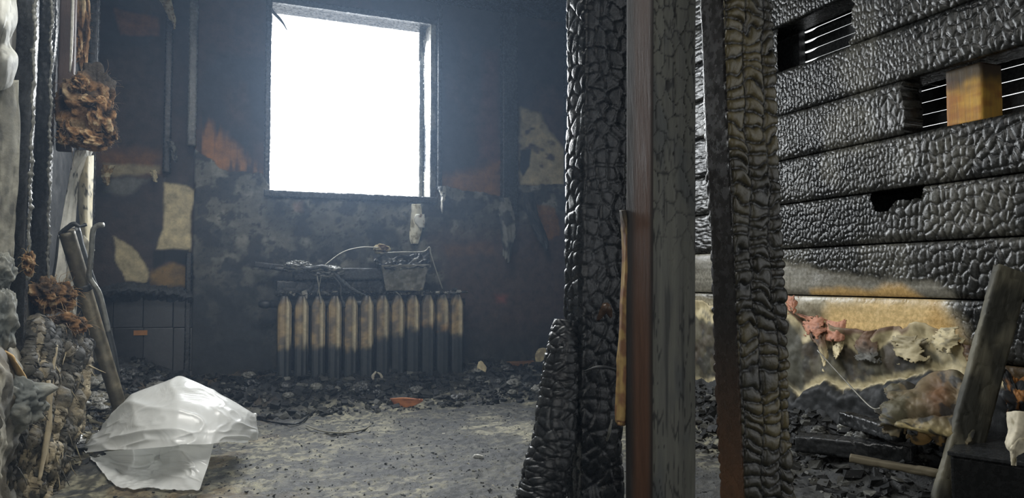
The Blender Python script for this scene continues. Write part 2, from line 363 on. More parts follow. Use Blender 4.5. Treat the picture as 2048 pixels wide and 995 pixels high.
base = mix(base, CREAM * 0.75, 0.95 * pmask(P2, bp([(1042, 215), (1080, 225), (1100, 262), (1135, 300), (1148, 370), (1042, 370)]), 0.02, 0.02, 0.07, 7) * sst(0.22, 0.42, fbm(GX * 11, GZ * 16, 12, 3)))
base = mix(base, BLACK * 1.5, pmask(P2, bp([(1042, 298), (1064, 296), (1062, 330), (1048, 352), (1042, 340)]), 0.008, 0.005, 0.05, 8))
pl = mix(np.array((0.075, 0.076, 0.072)), np.array((0.15, 0.145, 0.125)), sst(0.4, 0.62, fbm(GX * 5, GZ * 5, 20, 5)))
pl = mix(pl, np.array((0.24, 0.235, 0.20)), 0.8 * sst(0.56, 0.70, fbm(GX * 9, GZ * 9, 21, 5)))
pl = mix(pl, np.array((0.035, 0.036, 0.04)), sst(0.5, 0.60, fbm(GX * 13, GZ * 13, 22, 5)) * 0.85)
pl = mix(pl, BLACK * 1.5, 0.7 * sst(0.64, 0.72, fbm(GX * 45, GZ * 45, 23, 3)))
pl = mix(pl, np.array((0.075, 0.052, 0.045)), pmask(P2, bp([(860, 470), (1150, 440), (1150, 700), (930, 700)]), 0.12, 0.05, 0.2, 24))
pl = mix(pl, np.array((0.15, 0.08, 0.045)), 0.7 * pmask(P2, bp([(885, 492), (980, 485), (990, 505), (895, 512)]), 0.03, 0.02, 0.1, 25))
pl = mix(pl, ORNG * 0.5, 0.8 * pmask(P2, bp([(1062, 408), (1110, 415), (1118, 470), (1095, 480), (1075, 440)]), 0.012, 0.02, 0.06, 26))
pl = mix(pl, np.array((0.30, 0.08, 0.06)), 0.6 * pmask(P2, bp([(990, 590), (1012, 590), (1008, 604), (994, 603)]), 0.03, 0.01, 0.06, 28))
pl = mix(pl, np.array((0.30, 0.20, 0.16)), 0.5 * pmask(P2, bp([(585, 405), (606, 402), (604, 422), (588, 424)]), 0.015, 0.01, 0.05, 29))
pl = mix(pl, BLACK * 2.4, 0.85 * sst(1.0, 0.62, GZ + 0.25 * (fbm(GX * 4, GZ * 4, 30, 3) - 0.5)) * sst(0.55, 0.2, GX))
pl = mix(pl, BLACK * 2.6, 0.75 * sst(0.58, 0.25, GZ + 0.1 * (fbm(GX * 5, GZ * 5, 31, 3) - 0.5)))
pl = mix(pl, BLACK * 2, 0.8 * pmask(P2, bp([(745, 462), (790, 455), (800, 490), (745, 495)]), 0.02, 0.02, 0.06, 32))
col = mix(base, pl, plast)
# left of the window: darker recessed part with torn covering
lf = mix(np.array((0.038, 0.040, 0.046)), np.array((0.06, 0.048, 0.045)), sst(0.4, 0.65, fbm(GX * 3, GZ * 3, 40, 4)))
lf = mix(lf, np.array((0.20, 0.09, 0.05)), 0.8 * pmask(P2, bp([(225, 8), (315, 30), (318, 66), (240, 62)]), 0.012, 0.012, 0.06, 41))
lf = mix(lf, ORNG * 0.6, 0.6 * pmask(P2, bp([(190, 300), (318, 295), (320, 343), (200, 345)]), 0.05, 0.03, 0.1, 42))
lf = mix(lf, CREAM * 0.5, 0.9 * pmask(P2, bp([(205, 322), (318, 330), (318, 344), (250, 348), (215, 350)]), 0.014, 0.012, 0.05, 43))
lf = mix(lf, np.array((0.2, 0.2, 0.18)), 0.7 * pmask(P2, bp([(196, 350), (300, 352), (270, 380), (240, 392), (205, 385)]), 0.02, 0.03, 0.06, 44))
lf = mix(lf, CREAM * 0.95, pmask(P2, bp([(327, 362), (372, 368), (396, 384), (380, 420), (382, 478), (380, 500), (345, 495), (312, 498), (325, 455)]), 0.010, 0.006, 0.05, 45))
lf = mix(lf, CREAM * 0.75, pmask(P2, bp([(226, 472), (262, 490), (284, 520), (298, 545), (290, 568), (250, 560), (228, 520)]), 0.008, 0.014, 0.05, 46))
lf = mix(lf, OCHRE * 0.45, pmask(P2, bp([(300, 545), (345, 520), (372, 535), (378, 575), (300, 566)]), 0.02, 0.02, 0.05, 47))
lf = mix(lf, BLACK * 1.6, pmask(P2, bp([(305, 500), (378, 498), (380, 530), (330, 520), (305, 540)]), 0.01, 0.01, 0.05, 48))
lf = mix(lf, BLACK * 2, sst(0.72, 0.68, GZ))
col = np.where(leftp[..., None], lf, col)
ledge = pmask(P2, bp([(150, 345), (326, 345), (326, 600), (150, 600)]), 0.002)
dY = np.where(leftp, 0.06 - 0.012 * ledge + 0.01 * fbm(GX * 6, GZ * 6, 50, 4), -0.03 * plast + 0.02) - 0.022 * (fbm(GX * 8, GZ * 8, 51, 5) - 0.5) * plast
GY = 4.95 + dY
keep = ~((GX > WL) & (GX < WR) & (GZ > WB) & (GZ < WT))
edge = 0.008 * (fbm(GX * 30, GZ * 30, 52, 3) - 0.5)
keep = ~((GX + edge > WL) & (GX + edge < WR) & (GZ + edge > WB) & (GZ + edge < WT))
wb = gridmesh('wall_back', np.stack([GX, GY, GZ], -1), M['plaster'], None, col, keep[:-1, :-1]); tag(wb, kind='structure')
# outer skin behind it so that the wall has real thickness
def slab(name, lo, hi, mat, col, parent):
    lo = np.array(lo); hi = np.array(hi); return boxmesh(name, (lo + hi) / 2, hi - lo, mat, col, parent, bevel=0)
for lo, hi in (((-1.0, 5.08, -0.1), (WL - 0.03, 5.2, 2.85)), ((WR + 0.03, 5.08, -0.1), (2.9, 5.2, 2.85)), ((WL - 0.03, 5.08, -0.1), (WR + 0.03, 5.2, WB - 0.03)), ((WL - 0.03, 5.08, WT + 0.03), (WR + 0.03, 5.2, 2.85))):
    slab('wall_core', lo, hi, M['plaster'], DARK, wb)
# window frame: four charred boards
win = empty('window_1', (0.87, 5.05, WB)); tag(win, kind='structure')
def chardisp(amp, cw, ch, s): return lambda S, T: amp * (alligator(S, T, cw, ch, s)[0] - 0.6) + 0.006 * (fbm(S * 9, T * 4, s, 3) - 0.5)
def charcol(c0, c1, s): return lambda S, T: mix(c0, c1, sst(0.35, 0.65, fbm(S * 12, T * 6, s, 4)))
def fboard(name, a, b, th, wd, s, col1=SOOT):
    """board along a->b (horizontal or vertical), section th x wd(Y)"""
    a = np.array(a); b = np.array(b); H = np.linalg.norm(b - a)
    o = beam(name, (0, 0, 0), (0, 0, H), th, wd, M['char'], chardisp(0.008, 0.03, 0.03, s), charcol(DARK, col1, s), fine=0.008)
    o.parent = win; o.location = Vector(a) - win.location
    if abs(b[0] - a[0]) > 0.1: o.rotation_euler = (0, math.pi / 2, 0)
    return o
fboard('window_jamb', (WL - 0.012, 5.05, WB - 0.06), (WL - 0.012, 5.05, WT + 0.03), 0.035, 0.21, 11)
fboard('window_jamb', (WR + 0.004, 5.07, WB - 0.06), (WR + 0.004, 5.07, WT + 0.03), 0.04, 0.24, 12, LGREY)
fboard('window_sill', (WL - 0.03, 5.03, WB - 0.018), (WR + 0.03, 5.03, WB - 0.018), 0.04, 0.24, 13)
fboard('window_head', (WL - 0.03, 5.05, WT + 0.012), (WR + 0.03, 5.05, WT + 0.012), 0.04, 0.21, 14)
fboard('window_stop', (WR - 0.035, 5.14, WB), (WR - 0.035, 5.14, WT), 0.03, 0.03, 15, GREY)
q0 = onY(545, 22, 5.0); q1 = onY(574, 60, 5.0)
o = tubeobj('hanging_splinter', [q0 + (-.03, 0, .05), q0, (q0 + q1) / 2 + (0.01, 0, 0), q1], [0.012, 0.011, 0.007, 0.002], M['char'], DARK, None, n=6, sub=12, rough=0.3, flat=0.4)
o.parent = win; o.location = -win.location

# battens on the back wall
def vert(name, x0, x1, ytop, ybot, Y0, dp, s, c0=DARK, c1=SOOT, amp=0.004, mat='char', bright=None):
    a = onY(x0, 300, Y0)[0]; b = onY(x1, 300, Y0)[0]; zt = min(2.74, onY((x0 + x1) / 2, ytop, Y0)[2]); zb = onY((x0 + x1) / 2, ybot, Y0)[2]
    return beam(name, ((a + b) / 2, Y0 + dp / 2, zb), ((a + b) / 2, Y0 + dp / 2, zt), b - a, dp, M[mat], chardisp(amp, 0.02, 0.03, s), charcol(c0, c1, s), fine=0.01, sfine=0.008, parent=wb)
vert('wall_batten', 374, 391, -60, 290, 4.90, 0.06, 21, SOOT, GREY)
vert('wall_batten', 326, 341, -60, 345, 4.97, 0.05, 22, BLACK, DARK)
vert('wall_batten', 1006, 1036, -60, 430, 4.88, 0.06, 23, DARK, SOOT)
vert('wall_batten', 1132, 1160, -60, 372, 4.90, 0.04, 24, DARK, SOOT)
vert('wall_batten', 876, 884, -60, 380, 4.91, 0.04, 25, BLACK, DARK)
vert('corner_board', 376, 388, 505, 800, 4.93, 0.05, 26, BLACK, DARK)

# strips of the wall covering hanging loose on the back wall
def strip(name, pts, wpx, Y, s, c0, c1, parent=wb):
    rows = []
    for k, (x, y) in enumerate(pts):
        w_ = wpx[k] if isinstance(wpx, (list, tuple)) else wpx
        rows.append([onY(x - w_ / 2, y, Y - 0.01 * k), onY(x, y, Y - 0.03 - 0.012 * k), onY(x + w_ / 2, y, Y - 0.015 - 0.01 * k)])
    return sheet(name, rows, M['paper'], 26, 60, 0.012, 5, lambda U, V, P: mix(c0, c1, sst(0.4, 0.6, fbm(U * 3, V * 9, s, 3))), 0.004, parent, s, px=False, ragged=0.22)
strip('hanging_strip', [(884, 372), (886, 395), (884, 428)], [14, 10, 3], 4.90, 31, SOOT, LGREY)
strip('hanging_strip', [(1008, 395), (1012, 430), (1016, 475), (1012, 525)], [20, 34, 28, 12], 4.86, 32, SOOT, GREY * 1.3)
strip('hanging_strip', [(1055, 385), (1065, 430), (1082, 468), (1092, 500)], [26, 24, 26, 12], 4.88, 33, BLACK * 2, SOOT)
strip('peeled_curl', [(330, 0), (338, 20), (346, 40), (349, 58)], [26, 20, 12, 3], 4.90, 34, OCHRE * 0.4, CREAM * 0.8)
strip('peeled_curl', [(218, 330), (212, 350), (214, 372)], [26, 22, 8], 4.95, 35, OCHRE * 0.5, CREAM * 0.8)
strip('peeled_curl', [(306, 340), (308, 352), (312, 364)], [10, 12, 5], 4.95, 36, CREAM * 0.8, CREAM)
strip('hanging_strip', [(340, 282), (346, 300), (350, 325)], [16, 14, 8], 4.93, 37, SOOT, GREY)
# ledge and the panels below it, left of the radiator
def panel(x0, x1, y0, y1, s, name='wall_panel', Y0=4.93):
    a = onY(x0, y0, Y0); b = onY(x1, y1, Y0)
    return boxmesh(name, ((a[0] + b[0]) / 2, Y0 + 0.03, (a[2] + b[2]) / 2), (b[0] - a[0] - 0.006, 0.05, a[2] - b[2] - 0.006), M['paint'], np.array((0.04, 0.042, 0.046)) * (0.8 + 0.12 * s), wb, bevel=0.004)
k = 0
for xa, xb in ((180, 226), (226, 286), (286, 346), (346, 384)):
    for ya, yb in ((588, 655), (655, 742), (742, 800)):
        panel(xa, xb, ya, yb, k % 4); k += 1
a = onY(285, 600, 4.92)
P, U, V = loft([[onY(180, 580, 4.92), onY(250, 566, 4.90), onY(330, 572, 4.90), onY(384, 585, 4.92)], [onY(180, 590, 4.86), onY(250, 580, 4.84), onY(330, 584, 4.84), onY(384, 594, 4.87)], [onY(180, 602, 4.93), onY(250, 600, 4.93), onY(330, 600, 4.93), onY(384, 606, 4.93)]], 90, 26)
P = P + 0.03 * (fbm(U * 30, V * 8, 55, 4) - 0.5)[..., None] * np.array((1, 1, 1.4))
gridmesh('burnt_ledge', P, M['rubble'], wb, mix(BLACK * 2, SOOT * 1.5, fbm(U * 20, V * 5, 56, 3)))
a = onY(281, 665, 4.925); boxmesh('bare_spot', a, (0.075, 0.006, 0.03), M['paper'], ORNG * 0.9, wb, bevel=0.001)['label'] = 'bare orange patch on the black panel'

# melted switch strip on the back wall
sw = empty('switch_plate', onY(834, 447, 4.91)); tag(sw, 'melted pale plastic switch plate on the grey wall under the window', 'switch')
rows = [[onY(x0, y, 4.905), onY((x0 + x1) / 2, y, 4.885), onY(x1, y, 4.905)] for x0, x1, y in ((824, 840, 408), (823, 842, 425), (821, 843, 455), (820, 838, 475), (824, 834, 487))]
o = sheet('plate', rows, M['paper'], 16, 40, 0.003, 4, lambda U, V, P: mix(np.array((0.8, 0.76, 0.6)), CREAM * 0.6, sst(0.5, 0.7, fbm(U * 4, V * 9, 80, 3))), 0.02, None, 80, px=False); o.parent = sw; o.location = -sw.location
rows = [[onY(x0, y, 4.87), onY((x0 + x1) / 2, y, 4.86), onY(x1, y, 4.88)] for x0, x1, y in ((832, 848, 428), (828, 850, 440), (838, 849, 455))]
o = sheet('curled_flap', rows, M['paper'], 12, 14, 0.006, 4, lambda U, V, P: mix(np.array((0.75, 0.74, 0.66)), BROWN * 2, sst(0.55, 0.7, fbm(U * 5, V * 5, 81, 3))), 0.006, None, 81, px=False); o.parent = sw; o.location = -sw.location

# ------------------------------------------------------------------ ceiling, left wall, far side of things not in view
ce = boxmesh('ceiling', (0.85, 4.05, 2.80), (4.4, 2.5, 0.08), M['char'], DARK, None, bevel=0); tag(ce, kind='structure')
for c_, s_ in (((0.85, -0.35, 2.80), (4.4, 3.3, 0.08)), ((-1.0, 2.05, 2.80), (0.9, 1.5, 0.08)), ((1.95, 2.05, 2.80), (2.2, 1.5, 0.08))):   # unseen hole added between these to let light down
    boxmesh('ceiling_panel', c_, s_, M['char'], DARK, ce, bevel=0)
ysl = np.arange(2.55, 5.1, 0.009); zsl = np.arange(-0.05, 2.8, 0.009)
GY, GZ = np.meshgrid(ysl, zsl)
low = sst(0.62, 0.42, GZ + 0.12 * (fbm(GY * 6, GZ * 6, 90, 3) - 0.5))
h = 0.03 * fbm(GY * 5, GZ * 5, 91, 5) + low * (0.06 + 0.09 * (fbm(GY * 14, GZ * 9, 92, 5) - 0.3))
col = mix(np.array((0.17, 0.165, 0.145)), np.array((0.30, 0.28, 0.22)), sst(0.4, 0.65, fbm(GY * 7, GZ * 5, 93, 5)))
col = mix(col, np.array((0.10, 0.085, 0.06)), low * sst(0.35, 0.6, fbm(GY * 25, GZ * 12, 94, 4)))
col = mix(col, BLACK * 2, sst(3.25, 3.4, GY) * (1 - low * 0.3))
wl = gridmesh('wall_left', np.stack([-0.70 + h, GY, GZ], -1), M['plaster'], None, col, flip=False); tag(wl, kind='structure')
slab('wall_core', (-0.86, 2.55, -0.1), (-0.74, 5.2, 2.85), M['plaster'], DARK, wl)

for nm, lo, hi in (('wall_front', (0.1, -1.9, -0.1), (3.0, -1.8, 2.85)), ('wall_front', (-1.35, -1.9, 2.15), (0.1, -1.8, 2.85)), ('wall_side', (-1.45, -1.9, -0.1), (-1.35, 2.6, 2.85)), ('wall_side', (-1.35, 2.5, -0.1), (-0.74, 2.6, 2.85))):
    tag(slab(nm, lo, hi, M['plaster'], SOOT, None), kind='structure')
# ------------------------------------------------------------------ right wall: charred timber courses, gaps, siding behind
XR = 2.60
wr_ = empty('wall_right', (XR, 3.0, 0)); tag(wr_, kind='structure')
def xp(pts, X=XR): return [(onX(x, y, X)[1], onX(x, y, X)[2]) for x, y in pts]
seamz = [0.0, 0.225, 0.450] + [float(onX(1560, y)[2]) for y in (589, 498, 409, 321, 231, 142, 53)]
seamz += [seamz[-1] + 0.226, seamz[-1] + 0.452, 2.78]
yR = [0.2, 5.05]
def course(i, ya, yb, ragged=0):
    z0, z1 = seamz[i], seamz[i + 1]; fa, fb = max(ya, 1.45), min(yb, 3.05)
    yy = [np.arange(ya, fa, 0.03)] if fa > ya else []
    if fb > fa: yy.append(np.arange(fa, fb, 0.0042))
    if yb > max(fb, fa): yy.append(np.arange(max(fb, ya), yb, 0.016))
    yy = np.unique(np.concatenate(yy + [[yb]])); hgt = z1 - z0 - 0.006
    # profile: back bottom, face, back top
    nz = 54; tz = np.concatenate([[-0.10, -0.05, -0.02], np.linspace(0, 1, nz), [1.02, 1.05, 1.10]])
    Yg, T = np.meshgrid(yy, tz)
    Tz = np.clip(T, 0, 1); Z = z0 + 0.003 + hgt * Tz
    back = np.where(T < 0, -T * 1.5, np.where(T > 1, (T - 1) * 1.5, 0))
    rnd = 0.012 * (np.abs(2 * Tz - 1) ** 8)
    Pm = np.stack([Yg, Z], -1)
    if i >= 3:
        a1, e1, c1 = alligator(Yg, Z, 0.019, 0.031, 100 + i, 0.5)
        a2, e2, c2 = alligator(Yg, Z, 0.030, 0.048, 200 + i, 0.55)
    else:
        a1, e1, c1 = alligator(Yg, Z, 0.03, 0.05, 100 + i, 0.25); a2, e2 = a1, e1
    big = sst(2.35, 2.0, Yg + 0.5 * (fbm(Yg * 3, Z * 3, 300 + i, 3) - 0.5))   # coarser checks nearer the camera
    al = a1 * (1 - big) + a2 * big; ee = e1 * (1 - big) + e2 * big
    amp = np.full(Yg.shape, 0.009)
    colr = mix(np.array((0.012, 0.013, 0.013)), np.array((0.032, 0.032, 0.028)), sst(0.3, 0.7, fbm(Yg * 6, Z * 6, 310 + i, 4)))
    ashy = sst(0.60, 0.72, fbm(Yg * 2.4 + 3.3, Z * 2.4, 320, 4))
    for pts in ([(1690, 0), (1760, 0), (1750, 100), (1710, 150), (1690, 90)], [(1680, 120), (1740, 110), (1760, 180), (1700, 190)], [(1790, 285), (1835, 280), (1830, 345), (1785, 365)], [(1850, 380), (2048, 350), (2048, 480), (1850, 480)], [(1720, 480), (1830, 480), (1830, 560), (1720, 560)], [(1560, 480), (1620, 490), (1600, 560), (1560, 560)]):
        ashy = np.maximum(ashy, 0.8 * pmask(Pm, xp(pts), 0.04, 0.05, 0.15, 330))
    colr = mix(colr, np.array((0.13, 0.125, 0.10)), ashy * 0.75 * (0.4 + 0.6 * fbm(Yg * 30, Z * 20, 340, 3)))
    if i == 3:   # the course above the long straight seam: bare at its lower left
        bare = pmask(Pm, xp([(1380, 490), (1570, 520), (1640, 535), (1720, 550), (1800, 560), (1880, 565), (1920, 600), (1380, 600)]), 0.02, 0.02, 0.08, 350)
        amp = amp * (1 - 0.93 * bare)
        colr = mix(colr, np.array((0.25, 0.235, 0.19)), bare * (0.55 + 0.45 * vn(Z * 90, Yg * 4, 5)))
        colr = mix(colr, OCHRE, 0.9 * pmask(Pm, xp([(1620, 580), (1680, 572), (1740, 580), (1770, 568), (1800, 566), (1830, 585), (1850, 600), (1620, 600)]), 0.02, 0.012, 0.06, 351))
    if i == 2:
        bare = pmask(Pm, xp([(1300, 590), (1880, 590), (1920, 640), (1960, 720), (1300, 720)]), 0.04, 0.03, 0.12, 352)
        amp = amp * (1 - 0.96 * bare)
        wood = mix(np.array((0.40, 0.36, 0.26)), np.array((0.72, 0.52, 0.24)), pmask(Pm, xp([(1660, 610), (1740, 590), (1860, 590), (1905, 640), (1900, 680), (1640, 680)]), 0.06, 0.03, 0.1, 353))
        wood = mix(wood, OCHRE * 1.05, 0.8 * pmask(Pm, xp([(1860, 600), (1905, 640), (1955, 705), (1900, 690), (1850, 650)]), 0.04, 0.02, 0.1, 354))
        wood = wood * (0.82 + 0.28 * vn(Z * 110, Yg * 3, 6))[..., None]
        colr = mix(colr, wood, bare)
    if i in (0, 1):
        amp = amp * 0.4; colr = mix(colr, np.array((0.16, 0.11, 0.06)), 0.6)
    colr = mix(BLACK * 0.7, colr, 0.25 + 0.75 * sst(0, 0.5, np.where(amp > 0.004, ee, 1)))
    X = XR + back + rnd - amp * al - 0.012 * (fbm(Yg * 5, Z * 5, 360 + i, 4) - 0.5)
    endt = np.clip(np.minimum(Yg - ya, yb - Yg) / 0.02, 0, 1) if ragged else 1.0
    keepf = None
    Yo = Yg + (0.0 if not ragged else 0)
    if ragged:
        lo = ya + 0.05 * fbm(T * 5, 0 * T + i, 370, 4) if ragged < 0 else -9 + 0 * T
        hi_ = yb - 0.07 * fbm(T * 5, 0 * T + i, 371, 4) if ragged > 0 else 99 + 0 * T
        Yo = np.clip(Yg, lo, hi_)
        X = X + 0.1 * ((Yg > hi_) | (Yg < lo))
    P = np.stack([X, Yo, Z], -1)
    keep = None
    if i == 4:  # burnt notch in the top edge
        notch = pmask(np.stack([Yg, z0 + 0.003 + hgt * T], -1), xp([(1733, 330), (1850, 330), (1846, 398), (1795, 402), (1778, 422), (1752, 424), (1742, 395)]), 0.002, 0.006, 0.03, 380) > 0.5
        keep = ~notch[:-1, :-1]
    return gridmesh('timber_beam', P - np.array((XR, 3.0, 0)), M['char'], wr_, colr, keep, flip=False)
yop = lambda x, y=150: float(onX(x, y)[1])
course(0, *yR); course(1, *yR); course(2, *yR); course(3, *yR); course(4, *yR); course(5, *yR)
course(6, yop(1818, 200), yR[1], ragged=-1)                 # right of here this course is gone
course(7, *yR)
course(8, 0.2, yop(1690, 80), ragged=1); course(8, yop(1556, 80), 5.05)      # gap between them
course(9, *yR); course(10, *yR); course(11, *yR)
# near remains of the missing course: the unburnt block in the gap
yb0, yb1 = float(onX(1892, 190, XR + 0.05)[1]), float(onX(1966, 190, XR + 0.05)[1])
ob = beam('wood_block', (0.105, (yb0 + yb1) / 2 - 3, seamz[6] + 0.004), (0.105, (yb0 + yb1) / 2 - 3, seamz[7] - 0.004), 0.12, abs(yb0 - yb1), M['charwood'],
     lambda S, T: 0.003 * (fbm(S * 20, T * 20, 5, 3) - 0.5),
     lambda S, T: mix(mix(np.array((0.62, 0.36, 0.07)), np.array((0.40, 0.17, 0.04)), sst(0.3, 0.75, fbm(S * 8, T * 30, 6, 3))), BLACK * 2, np.maximum(sst(0.12, 0.20, T + 0.03 * vn(S * 40, T * 40, 3)) * 0.9, 0)),
     fine=0.006, parent=wr_)
ob['label'] = 'unburnt orange wooden block in the open gap'
# outer siding seen through the gaps, with slits of daylight between the slats
zz = 1.36; k = 0
yh0, yh1 = float(onX(1606, 90, XR + 0.22)[1]), float(onX(1634, 90, XR + 0.22)[1])
while zz < 2.08:
    yy = np.unique(np.concatenate([np.linspace(0.1, 5.0, 30), np.linspace(yh1 - .03, yh0 + .03, 24)]))
    top = zz + 0.0498 + 0.0008 * np.sin(yy * 9 + k) - (0.008 * np.exp(-((yy - (yh0 + yh1) / 2) / (abs(yh0 - yh1) * 0.42)) ** 4) if zz > 1.83 else 0)
    n = len(yy); V = np.concatenate([np.c_[np.full(n, XR + 0.22), yy, np.full(n, zz)], np.c_[np.full(n, XR + 0.22), yy, top], np.c_[np.full(n, XR + 0.224), yy, top], np.c_[np.full(n, XR + 0.224), yy, np.full(n, zz)]]) - np.array((XR, 3.0, 0))
    Fc = [(a * n + j, a * n + j + 1, ((a + 1) % 4) * n + j + 1, ((a + 1) % 4) * n + j) for a in range(4) for j in range(n - 1)] + [(0, n, 2 * n, 3 * n), (n - 1, 4 * n - 1, 3 * n - 1, 2 * n - 1)]
    mk('siding_slat', V, Fc, M['char'], wr_, np.tile(DARK * 1.3, (4 * n, 1)), False)
    zz += 0.0525; k += 1
slab('outer_skin', (0.2, -2.9, -0.1), (0.24, 2.1, 1.355), M['char'], BLACK * 2, wr_)
slab('outer_skin', (0.2, -2.9, 2.09), (0.24, 2.1, 2.85), M['char'], BLACK * 2, wr_)
slab('cavity_end', (0.16, float(onX(1604, 80, XR + 0.18)[1]) - 3, seamz[7]), (0.2, float(onX(1604, 80, XR + 0.18)[1]) - 3 + 0.6, 2.09), M['char'], BLACK * 2, wr_)
for yv in (yop(1776, 180),):
    slab('cavity_post', (0.13, yv - 3 - 0.0, seamz[6] - 0.02), (0.2, yv - 3 + 0.05, seamz[7] + 0.02), M['char'], BLACK * 2, wr_)

# torn wall covering low on the right wall
TOP = [(1405, 600), (1440, 612), (1574, 600), (1592, 622), (1612, 648), (1624, 636), (1648, 640), (1668, 645), (1690, 652), (1722, 657), (1752, 661), (1758, 672), (1770, 657), (1786, 654), (1802, 652), (1813, 658), (1826, 647), (1845, 643), (1868, 650), (1900, 666), (1930, 684), (1955, 700), (2000, 735), (2048, 790), (2300, 900)]
tp = np.array([(onX(x, y, 2.57)[1], onX(x, y, 2.57)[2]) for x, y in TOP]); tp = tp[np.argsort(tp[:, 0])]
yg = np.arange(1.2, 3.75, 0.006); nv = 90
ztop = np.interp(yg, tp[:, 0], tp[:, 1]) + 0.014 * (fbm(yg * 30, yg * 0, 400, 3) - 0.5)
Yg, V = np.meshgrid(yg, np.linspace(0, 1, nv)); Zt = np.broadcast_to(ztop, Yg.shape); Z = -0.05 + (Zt + 0.05) * V
Pm = np.stack([Yg, Z], -1); dtop = Zt - Z
midl = np.array([(onX(x, y, 2.55)[1], onX(x, y, 2.55)[2]) for x, y in ((1400, 770), (1575, 775), (1600, 795), (1630, 768), (1655, 762), (1690, 788), (1740, 778), (1780, 762), (1830, 752), (1870, 737), (1905, 736), (1945, 752), (2048, 790), (2300, 850))]); midl = midl[np.argsort(midl[:, 0])]
zm = np.interp(Yg, midl[:, 0], midl[:, 1]) + 0.05 * (fbm(Yg * 12, Yg * 0 + 3, 402, 5) - 0.5) + 0.03 * (fbm(Yg * 30, Z * 40, 412, 3) - 0.5)
cv = mix(np.array((0.075, 0.062, 0.045)), np.array((0.14, 0.13, 0.09)), sst(0.35, 0.65, fbm(Yg * 9, Z * 9, 401, 4)))
depthc = 0.05 + 0.08 * fbm(Yg * 9, Yg * 0, 403, 3)
cv = mix(cv, CREAM * 1.02, sst(1.15, 0.85, (dtop + 0.05 * (fbm(Yg * 16, Z * 16, 413, 4) - 0.5)) / depthc))
cv = mix(cv, BLACK * 3, 0.6 * sst(0.56, 0.66, fbm(Yg * 22, Z * 14, 414, 4)) * sst(0.03, 0.07, dtop))
cv = mix(cv, BROWN * 1.4, sst(0.028, 0.012, dtop + 0.03 * (fbm(Yg * 12, Z * 12, 404, 3) - 0.5)) * sst(0.35, 0.6, fbm(Yg * 5, Z * 0, 405, 3) + 0.12))
cv = mix(cv, CREAM * 0.9, sst(-0.03, -0.004, Z - zm) * sst(0.035, 0.0, Z - zm) * 0 + sst(0.05, 0.02, Z - zm) * sst(-0.006, 0.006, Z - zm))
cv = mix(cv, BLACK * 2.2, sst(0.004, -0.01, Z - zm))
cv = mix(cv, np.array((0.10, 0.10, 0.08)), pmask(Pm, xp([(1560, 640), (1612, 650), (1616, 780), (1560, 780)], 2.57), 0.02, 0.02, 0.05, 406) * 0.8)
curl = 0.03 * np.exp(-((dtop - 0.01) / 0.03) ** 2) * sst(0.4, 0.7, fbm(Yg * 8, Z * 0, 407, 3))
X = 2.575 - curl - 0.045 * fbm(Yg * 10, Z * 10, 408, 6) - 0.05 * sst(0.01, -0.03, Z - zm)
g = gridmesh('torn_covering', np.stack([X, Yg, Z], -1) - np.array((XR, 3.0, 0)), M['paper'], wr_, cv)
s = g.modifiers.new('thickness', 'SOLIDIFY'); s.thickness = 0.006
# curled flaps of the same covering
def flap(pts, cols, s):
    rows = [[onX(x0 - 6, y - 6 + 9 * k, 2.555 - 0.01 * k), onX((x0 + x1) / 2, y + 8 * k, 2.53 - 0.015 * k), onX(x1 + 6, y - 6 + 9 * k, 2.55 - 0.01 * k)] for k, (x0, x1, y) in enumerate(pts)]
    rows = [[p - np.array((XR, 3.0, 0)) for p in r] for r in rows]
    return sheet('peeled_flap', rows, M['paper'], 40, 44, 0.014, 3, lambda U, V, P: mix(mix(cols[0], cols[1], sst(0.2, 0.8, V + 0.3 * (fbm(U * 4, V * 4, s, 2) - 0.5))), BLACK * 3, 0.5 * sst(0.6, 0.75, fbm(U * 6, V * 6, s + 1, 3))), 0.004, wr_, s, px=False, ragged=0.75)
PINK = np.array((0.52, 0.24, 0.15))
flap([(1600, 1650, 632), (1606, 1652, 648), (1612, 1648, 662)], (PINK, PINK), 501)
flap([(1652, 1690, 642), (1654, 1690, 655), (1656, 1686, 672)], (PINK, PINK * 0.9), 502)
flap([(1622, 1652, 662), (1630, 1652, 680), (1642, 1652, 702), (1646, 1652, 720)], (BROWN * 1.5, CREAM * 1.15), 503)
flap([(1660, 1684, 668), (1668, 1684, 685), (1672, 1680, 705)], (CREAM, CREAM * 1.15), 504)
flap([(1716, 1752, 662), (1712, 1755, 690), (1720, 1758, 712)], (BROWN * 1.6, GREY), 505)
flap([(1785, 1850, 672), (1780, 1856, 690), (1790, 1852, 715)], (CREAM * 0.55, CREAM * 0.85), 506)
flap([(1862, 1925, 655), (1858, 1930, 672), (1862, 1920, 690)], (CREAM * 1.0, CREAM * 0.9), 507)
flap([(1925, 1950, 690), (1930, 1955, 708), (1938, 1958, 730)], (BROWN, OCHRE * 0.5), 508)
flap([(1572, 1590, 592), (1574, 1592, 604), (1578, 1590, 614)], (PINK, PINK), 509)

# ------------------------------------------------------------------ the bare partition posts in front
def d_alli(amp, cw, ch, s, groove=0.35, wob=0.008):
    return lambda S, T: amp * (alligator(S, T, cw, ch, s, groove)[0] - 0.5) + wob * 2 * (fbm(S * 8, T * 5, s, 4) - 0.5)
